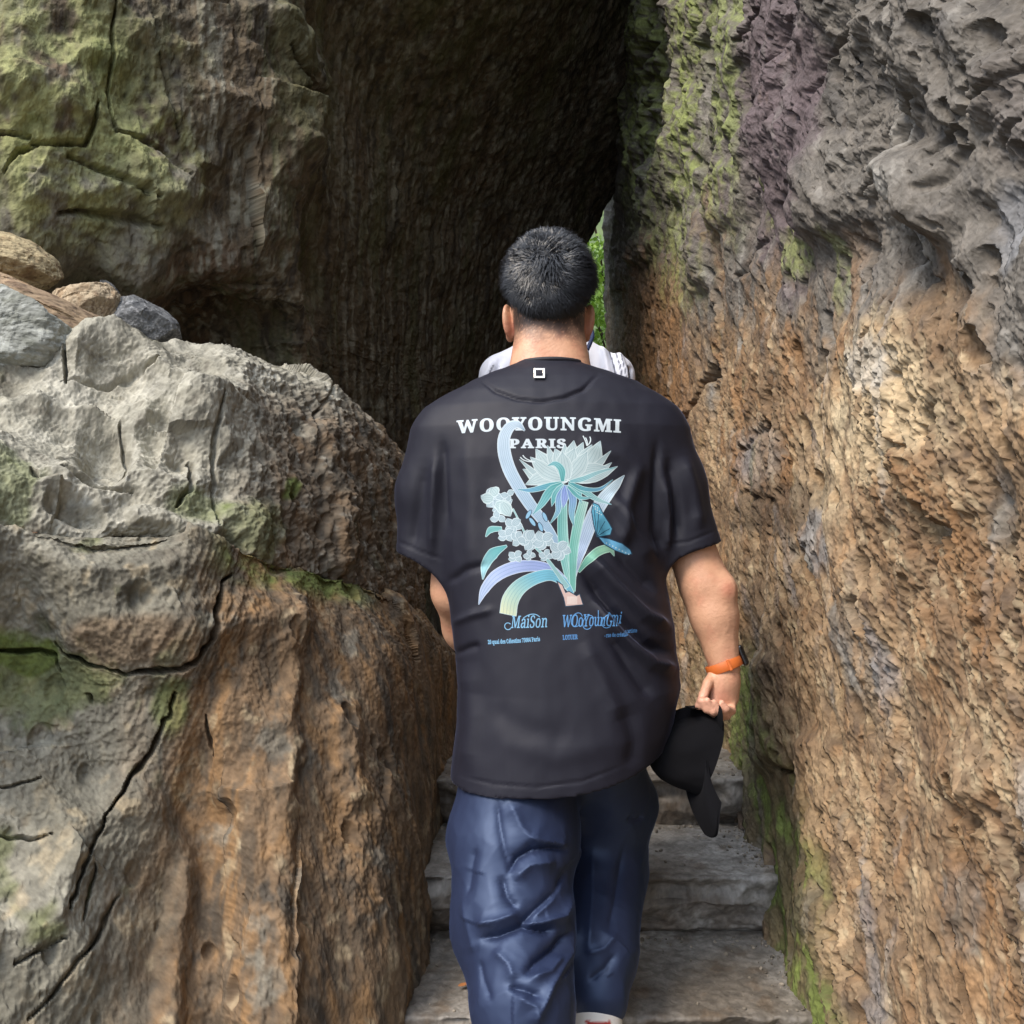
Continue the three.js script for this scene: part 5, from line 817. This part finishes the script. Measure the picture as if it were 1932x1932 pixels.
  { // brim: a curved plate past the front rim
    const P = [], I = [], nu = 30, nv = 14; for (const e of [0.002, -0.002]) for (let j = 0; j <= nv; j++) for (let i = 0; i <= nu; i++) { const t = lerp(-0.95, 0.95, i / nu), r = j / nv, rim = A * Math.sqrt(1 - t * t), far = 0.066 + 0.070 * Math.pow(Math.max(0, 1 - Math.pow(Math.abs(t), 3.2)), 0.6), v = K(lerp(rim - 0.002, Math.max(rim, far), r), -0.002 + e - 0.004 * r - 0.040 * r * r + 0.022 * t * t, t * (Cw - 0.004) * (1 - 0.12 * r)); P.push(v.x, v.y, v.z); }
    for (let s = 0; s < 2; s++) for (let j = 0; j < nv; j++) for (let i = 0; i < nu; i++) { const a = s * (nu + 1) * (nv + 1) + j * (nu + 1) + i; I.push(a, a + 1, a + nu + 2, a, a + nu + 2, a + nu + 1); }
    const g = new THREE.BufferGeometry(); g.setAttribute('position', new THREE.BufferAttribute(new Float32Array(P), 3)); g.setIndex(I); g.computeVertexNormals(); put('brim', g, capMat, cap);
  }
  { // strap arching through the fingers
    const pts = [at3(1300, 1335, 1.70), at3(1316, 1334, 1.74), at3(1336, 1331, 1.735), at3(1350, 1330, 1.725), at3(1356, 1345, 1.712), at3(1355, 1375, 1.72)];
    const cu = new THREE.CatmullRomCurve3(pts), P = [], I = [], n = 40; for (let i = 0; i <= n; i++) { const q = cu.getPoint(i / n), w2 = new THREE.Vector3(0.45, 0, 0.89); for (const [a, b] of [[-0.0115, 0.001], [0.0115, 0.001], [0.0115, -0.001], [-0.0115, -0.001]]) P.push(q.x + w2.x * a, q.y + b, q.z + w2.z * a); if (i) for (let k2 = 0; k2 < 4; k2++) { const a = (i - 1) * 4 + k2, b = (i - 1) * 4 + (k2 + 1) % 4; I.push(a, b, b + 4, a, b + 4, a + 4); } }
    const g = new THREE.BufferGeometry(); g.setAttribute('position', new THREE.BufferAttribute(new Float32Array(P), 3)); g.setIndex(I); g.computeVertexNormals(); put('strap', g, capMat, cap);
  }
}

// ---------- the person ahead, mostly hidden ----------
{
  const per = thing('person_001', 'person in a white shirt walking ahead inside the passage', 'person'), D = 3.4, fy = 0.80;
  const c = (px, py, d = D) => at(px, py, d), sh = at(1048, 700, D), X = sh[0];
  const shoulder = join([bone(c(1046, 644), c(944, 706), 0.07, 0.058), bone(c(1046, 644), c(1156, 706), 0.07, 0.06), blob([X, 1.86, -D], [0.205, 0.25, 0.135]), bone(c(942, 712), c(916, 830), 0.065, 0.066), bone(c(1158, 712), c(1180, 830), 0.065, 0.066), blob([X, 1.60, -D], [0.2, 0.32, 0.14])], 0.06);
  const sF = (x, y, z) => Math.max(shoulder(x, y, z), 1.40 - y), [a, b] = fieldBox([c(880, 840), c(1215, 840), c(1046, 610), [X, 1.38, -D - 0.15], [X, 1.6, -D + 0.15]], 0.03);
  const sg = foldCloth(meshField(sF, a, b, 0.0045), [{ p: [[1150, 655], [1165, 700], [1172, 750]], w: 5, d: -0.010 }, { p: [[1165, 660], [1180, 700], [1186, 740]], w: 5, d: 0.008 }, { p: [[1135, 650], [1148, 700], [1152, 760]], w: 5, d: 0.007 }, { p: [[1190, 690], [1188, 730]], w: 4, d: -0.008 }, { p: [[930, 680], [915, 720]], w: 7, d: 0.008 }, { p: [[945, 670], [935, 720]], w: 6, d: -0.008 }], (x, y, z) => 0.004 * fbm(x * 10, y * 7, z * 10, 2));
  const lines = [[[1146, 652], [1158, 690], [1166, 730]], [[1158, 656], [1170, 690], [1176, 725]], [[1172, 668], [1180, 700], [1184, 740]], [[1184, 690], [1188, 715], [1190, 745]], [[930, 690], [912, 730]]];
  paint(sg, (x, y, z, o) => { const ca = 966 - x / z * FOC, cb = 966 + (y - 1.6) / z * FOC, c0 = RGB(226, 229, 242); let q = 99; for (const l of lines) q = Math.min(q, lineDist(l, ca, cb)[0]); o[0] = c0[0]; o[1] = c0[1]; o[2] = c0[2]; mixTo(o, RGB(70, 74, 92), sst(1.9, 0.7, q)); });
  put('shirt', sg, new THREE.MeshStandardMaterial({ vertexColors: true, roughness: 0.85 }), per);
  const hc = at(1046, 560, D + 0.06), head = headParts(hc, 0.98, -0.3), nk = bone(at(1046, 590, D + 0.03), at(1046, 660, D), 0.055, 0.06);
  const g1 = meshField((x, y, z) => smin(head.f(x, y, z), nk(x, y, z), 0.02), [hc[0] - 0.12, hc[1] - 0.22, hc[2] - 0.16], [hc[0] + 0.12, hc[1] + 0.12, hc[2] + 0.13], 0.006);
  const wl = [X - 0.24, 1.26, -D - 0.05], wr = [X + 0.24, 1.26, -D - 0.05], palmOf = (w) => { const s = w === wl ? 1 : -1, f = [0, 1, 2, 3].map((i) => [[w[0], w[1] - 0.09, w[2] + 0.022 - i * 0.016], [w[0] + s * 0.004, w[1] - 0.13, w[2] + 0.024 - i * 0.017], [w[0] + s * 0.018, w[1] - 0.155 + 0.004 * Math.abs(i - 1), w[2] + 0.024 - i * 0.017]]); f.push([[w[0] + s * 0.008, w[1] - 0.03, w[2] - 0.02], [w[0] + s * 0.022, w[1] - 0.07, w[2] - 0.035], [w[0] + s * 0.024, w[1] - 0.1, w[2] - 0.034]]); return handField([bone(w, [w[0], w[1] - 0.08, w[2]], 0.024, 0.028)], f, [0.0095, 0.0098, 0.0095, 0.0085, 0.0105]); };
  const arms = [bone(c(912, 820), wl, 0.045, 0.027), bone(c(1182, 820), wr, 0.045, 0.027), bone([X - 0.09, 1.35, -D], [X - 0.1, fy + 0.1, -D + 0.02], 0.08, 0.045), bone([X + 0.09, 1.35, -D], [X + 0.1, fy + 0.1, -D - 0.1], 0.08, 0.045), bone([X, 1.7, -D], [X, 1.4, -D], 0.12, 0.13)], af = join(arms, 0.03), [p0, p1] = fieldBox([wl, wr, [X, fy + 0.05, -D], [X, 1.85, -D]], 0.2);
  const parts = [g1, meshField(af, p0, p1, 0.012)]; for (const w of [wl, wr]) { const [q0, q1] = fieldBox([w, [w[0], w[1] - 0.17, w[2]]], 0.06); parts.push(meshField(palmOf(w), q0, q1, 0.005)); }
  const bg = mergeGeometries(parts); paint(bg, (x, y, z, o) => { o[0] = SKIN[0]; o[1] = SKIN[1]; o[2] = SKIN[2]; }); plainUV(bg, 4); put('body', bg, skinMat, per);
  for (const s of [-1, 1]) { const e = put('eye', new THREE.SphereGeometry(0.011, 12, 10), eyeMat, per); e.position.set(...head.T(s * 0.03, 0, -0.083)); }
  reseed(99); hairOn(head, 0.98, per, 2500, 0.02, [0, 0.5, 0.8], -0.45);
  const tr = join([bone([X - 0.09, 1.38, -D], [X - 0.1, fy + 0.1, -D + 0.02], 0.105, 0.07), bone([X + 0.09, 1.38, -D], [X + 0.1, fy + 0.1, -D - 0.1], 0.105, 0.07), blob([X, 1.40, -D], [0.18, 0.12, 0.125])], 0.04), [r0, r1] = fieldBox([[X - 0.2, fy, -D - 0.15], [X + 0.2, 1.5, -D + 0.15]], 0.05);
  put('trousers', meshField(tr, r0, r1, 0.01), new THREE.MeshStandardMaterial({ color: 0x2c2e36, roughness: 0.8 }), per);
  for (const [sx, sz] of [[-0.1, 0.02], [0.1, -0.1]]) put('shoe', meshField(join([bone([X + sx, fy + 0.045, -D + sz + 0.04], [X + sx, fy + 0.04, -D + sz - 0.16], 0.042, 0.036), bone([X + sx, fy + 0.05, -D + sz], [X + sx, fy + 0.1, -D + sz], 0.045, 0.045)], 0.02), [X + sx - 0.07, fy - 0.01, -D + sz - 0.22], [X + sx + 0.07, fy + 0.17, -D + sz + 0.1], 0.008), new THREE.MeshStandardMaterial({ color: 0x4a4a4c, roughness: 0.8 }), per);
  // cord with a metal clip hanging down the back
  const zb = -D + 0.145, cord = new THREE.CatmullRomCurve3([at3(1114, 616, D - 0.085), at3(1118, 632, D - 0.10), at3(1114, 646, D - 0.118), at3(1108, 660, D - 0.132)]);
  const cd = put('cord', new THREE.TubeGeometry(cord, 24, 0.0075, 8), new THREE.MeshStandardMaterial({ color: 0x1c2a4e, roughness: 0.7 }), per);
  const steel = new THREE.MeshStandardMaterial({ color: 0x9a9a9e, metalness: 1, roughness: 0.35 });
  const cl = new THREE.CatmullRomCurve3([at3(1108, 660, D - 0.134), at3(1100, 670, D - 0.14), at3(1098, 682, D - 0.145), at3(1104, 692, D - 0.15), at3(1110, 682, D - 0.145), at3(1110, 668, D - 0.14)], true);
  put('clip', new THREE.TubeGeometry(cl, 40, 0.003, 6, true), steel, cd);
}
// ---------- green slope beyond the far opening ----------
{
  const g = new THREE.PlaneGeometry(40, 24, 90, 60), p = g.attributes.position, C = new Float32Array(p.count * 3);
  for (let i = 0; i < p.count; i++) { const x = p.getX(i), t = p.getY(i) + 12; p.setXYZ(i, x, 0.5 + t * 0.55 + 0.5 * fbm(x * 0.3, t * 0.3, 2, 3), -12.5 - t * 0.9); const n = fbm(x * 0.8, t * 0.8, 5, 3); C[i * 3] = 0.07 + 0.03 * n; C[i * 3 + 1] = 0.10 + 0.03 * n; C[i * 3 + 2] = 0.03; }
  g.setAttribute('color', new THREE.BufferAttribute(C, 3)); g.computeVertexNormals();
  tag(put('hillside', g, new THREE.MeshStandardMaterial({ vertexColors: true, roughness: 1, side: THREE.DoubleSide })), 'wooded green hillside seen through the gap', null, null, 'structure');
  const leafMat = new THREE.MeshPhysicalMaterial({ vertexColors: true, roughness: 0.6, transmission: 0.35, thickness: 0, side: THREE.DoubleSide });
  const bark = new THREE.MeshStandardMaterial({ color: 0x4a3b2c, roughness: 0.95, map: grain.map });
  function shrub(name, label, x, y, z, r, hgt, n, s) {
    reseed(s); const t = thing(name, label, name === 'shrub' || name.startsWith('shrub') ? 'shrub' : 'tree', 'greenery beyond the gap');
    const clumps = []; for (let i = 0; i < 26; i++) clumps.push([x + (rnd() - 0.5) * 2 * r, y + hgt * (0.25 + 0.75 * rnd()), z + (rnd() - 0.5) * 2 * r, r * (0.2 + 0.2 * rnd())]);
    const limbs = [new THREE.TubeGeometry(new THREE.CatmullRomCurve3([new THREE.Vector3(x, y - 0.3, z), new THREE.Vector3(x + 0.05, y + hgt * 0.4, z), new THREE.Vector3(x - 0.04, y + hgt * 0.8, z)]), 12, 0.045, 7)];
    for (const c of clumps.slice(0, 12)) limbs.push(new THREE.TubeGeometry(new THREE.CatmullRomCurve3([new THREE.Vector3(x, y + hgt * 0.3, z), new THREE.Vector3((x + c[0]) / 2, (y + hgt * 0.4 + c[1]) / 2, (z + c[2]) / 2), new THREE.Vector3(c[0], c[1], c[2])]), 8, 0.014, 5));
    put('trunk', mergeGeometries(limbs), bark, t);
    const P = [], C = [], I = []; let v = 0;
    for (let k = 0; k < n; k++) {
      const c = clumps[Math.floor(rnd() * clumps.length)], zz = rnd() * 2 - 1, a = rnd() * 6.283, q = Math.sqrt(1 - zz * zz), rr = c[3] * Math.cbrt(rnd()), o = new THREE.Vector3(c[0] + rr * q * Math.cos(a), c[1] + rr * zz, c[2] + rr * q * Math.sin(a));
      const d = new THREE.Vector3(rnd() - 0.5, rnd() - 0.7, rnd() - 0.5).normalize(), e = new THREE.Vector3(rnd() - 0.5, rnd() - 0.5, rnd() - 0.5).cross(d).normalize(), L = 0.05 + 0.04 * rnd(), w = L * 0.34;
      for (const [u2, w2, dn] of [[0, 0, 0], [0.45, 1, 0.1], [1, 0, 0.25], [0.45, -1, 0.1]]) { P.push(o.x + d.x * L * u2 + e.x * w * w2, o.y + d.y * L * u2 + e.y * w * w2 - dn * L, o.z + d.z * L * u2 + e.z * w * w2); }
      const b = rnd(), col = [0.16 + 0.14 * b, 0.30 + 0.16 * b, 0.03 + 0.02 * b]; for (let m = 0; m < 4; m++) C.push(...col); I.push(v, v + 1, v + 2, v, v + 2, v + 3); v += 4;
    }
    const g2 = new THREE.BufferGeometry(); g2.setAttribute('position', new THREE.BufferAttribute(new Float32Array(P), 3)); g2.setAttribute('color', new THREE.BufferAttribute(new Float32Array(C), 3)); g2.setIndex(I); g2.computeVertexNormals(); put('crown', g2, leafMat, t);
  }
  shrub('tree', 'tall bright green tree filling the top of the gap', 1.35, 1.4, -11.6, 1.4, 5.0, 24000, 11);
  shrub('shrub', 'low leafy bush at the foot of the gap', 0.95, 1.2, -10.2, 0.8, 2.2, 9000, 12);
}
// ---------- fallen leaves ----------
function fallen(name, label, p, L, col, turn) {
  const s = new THREE.Shape(); s.moveTo(0, 0); s.quadraticCurveTo(L * 0.35, L * 0.45, L, 0); s.quadraticCurveTo(L * 0.35, -L * 0.4, 0, 0);
  const g = new THREE.ExtrudeGeometry(s, { depth: 0.0008, bevelEnabled: false, curveSegments: 10 }).rotateX(-Math.PI / 2), q = g.attributes.position; for (let i = 0; i < q.count; i++) q.setY(i, q.getY(i) + 3.5 * Math.pow(q.getX(i) - L / 2, 2) + 6 * Math.pow(q.getZ(i), 2)); g.computeVertexNormals();
  const m = put(name, g, new THREE.MeshStandardMaterial({ color: new THREE.Color().setRGB(...col), roughness: 0.8, side: THREE.DoubleSide })); m.position.set(...p); m.rotation.y = turn; return tag(m, label, 'leaf');
}
fallen('fallen_leaf', 'small orange leaf lying on the step left of the man\'s trousers', [at(868, 1830, 1.9)[0], 0.683, -1.83], 0.026, [0.42, 0.16, 0.05], 0.6);
fallen('fallen_leaf_001', 'tiny red leaf on the boulder ledge at the left edge', at(14, 1004, 1.63), 0.028, [0.38, 0.05, 0.03], 0.2);
fallen('fallen_leaf_002', 'dry brown leaf on the boulder ledge beside the red leaf', at(70, 1006, 1.65), 0.03, [0.30, 0.16, 0.09], 2.6);

// ---------- grit in the joints of the stairs ----------
{
  reseed(4242); const N = 900, im = new THREE.InstancedMesh(new THREE.IcosahedronGeometry(1, 1), new THREE.MeshStandardMaterial({ color: 0xffffff, roughness: 0.95 }), N), M = new THREE.Matrix4(), q = new THREE.Quaternion(), col = new THREE.Color();
  for (let i = 0; i < N; i++) {
    const t = stairY[2 + Math.floor(rnd() * 3)], depth = t[0] + (t[0] > 2.2 ? 0.5 : 0.31), nearWall = rnd() < 0.35, x = nearWall ? 0.57 - 0.09 * rnd() * rnd() : lerp(-0.2, 0.58, rnd()), d = nearWall || rnd() < 0.25 ? lerp(t[0] + 0.02, depth, rnd()) : depth - 0.045 * rnd() * rnd() + 0.012, r = 0.0012 + 0.004 * Math.pow(rnd(), 3);
    q.setFromEuler(new THREE.Euler(rnd() * 6, rnd() * 6, rnd() * 6)); M.compose(new THREE.Vector3(x, t[1] + r * 0.5, -d), q, new THREE.Vector3(r * (0.7 + 0.6 * rnd()), r * 0.7, r)); im.setMatrixAt(i, M); const k = 0.10 + 0.22 * rnd(); im.setColorAt(i, col.setRGB(k, k * 0.86, k * 0.68));
  }
  im.name = 'grit'; im.castShadow = im.receiveShadow = true; scene.add(im); tag(im, 'loose grit gathered in the joints of the stone steps', 'grit', null, 'stuff');
}
renderer.render(scene, camera);
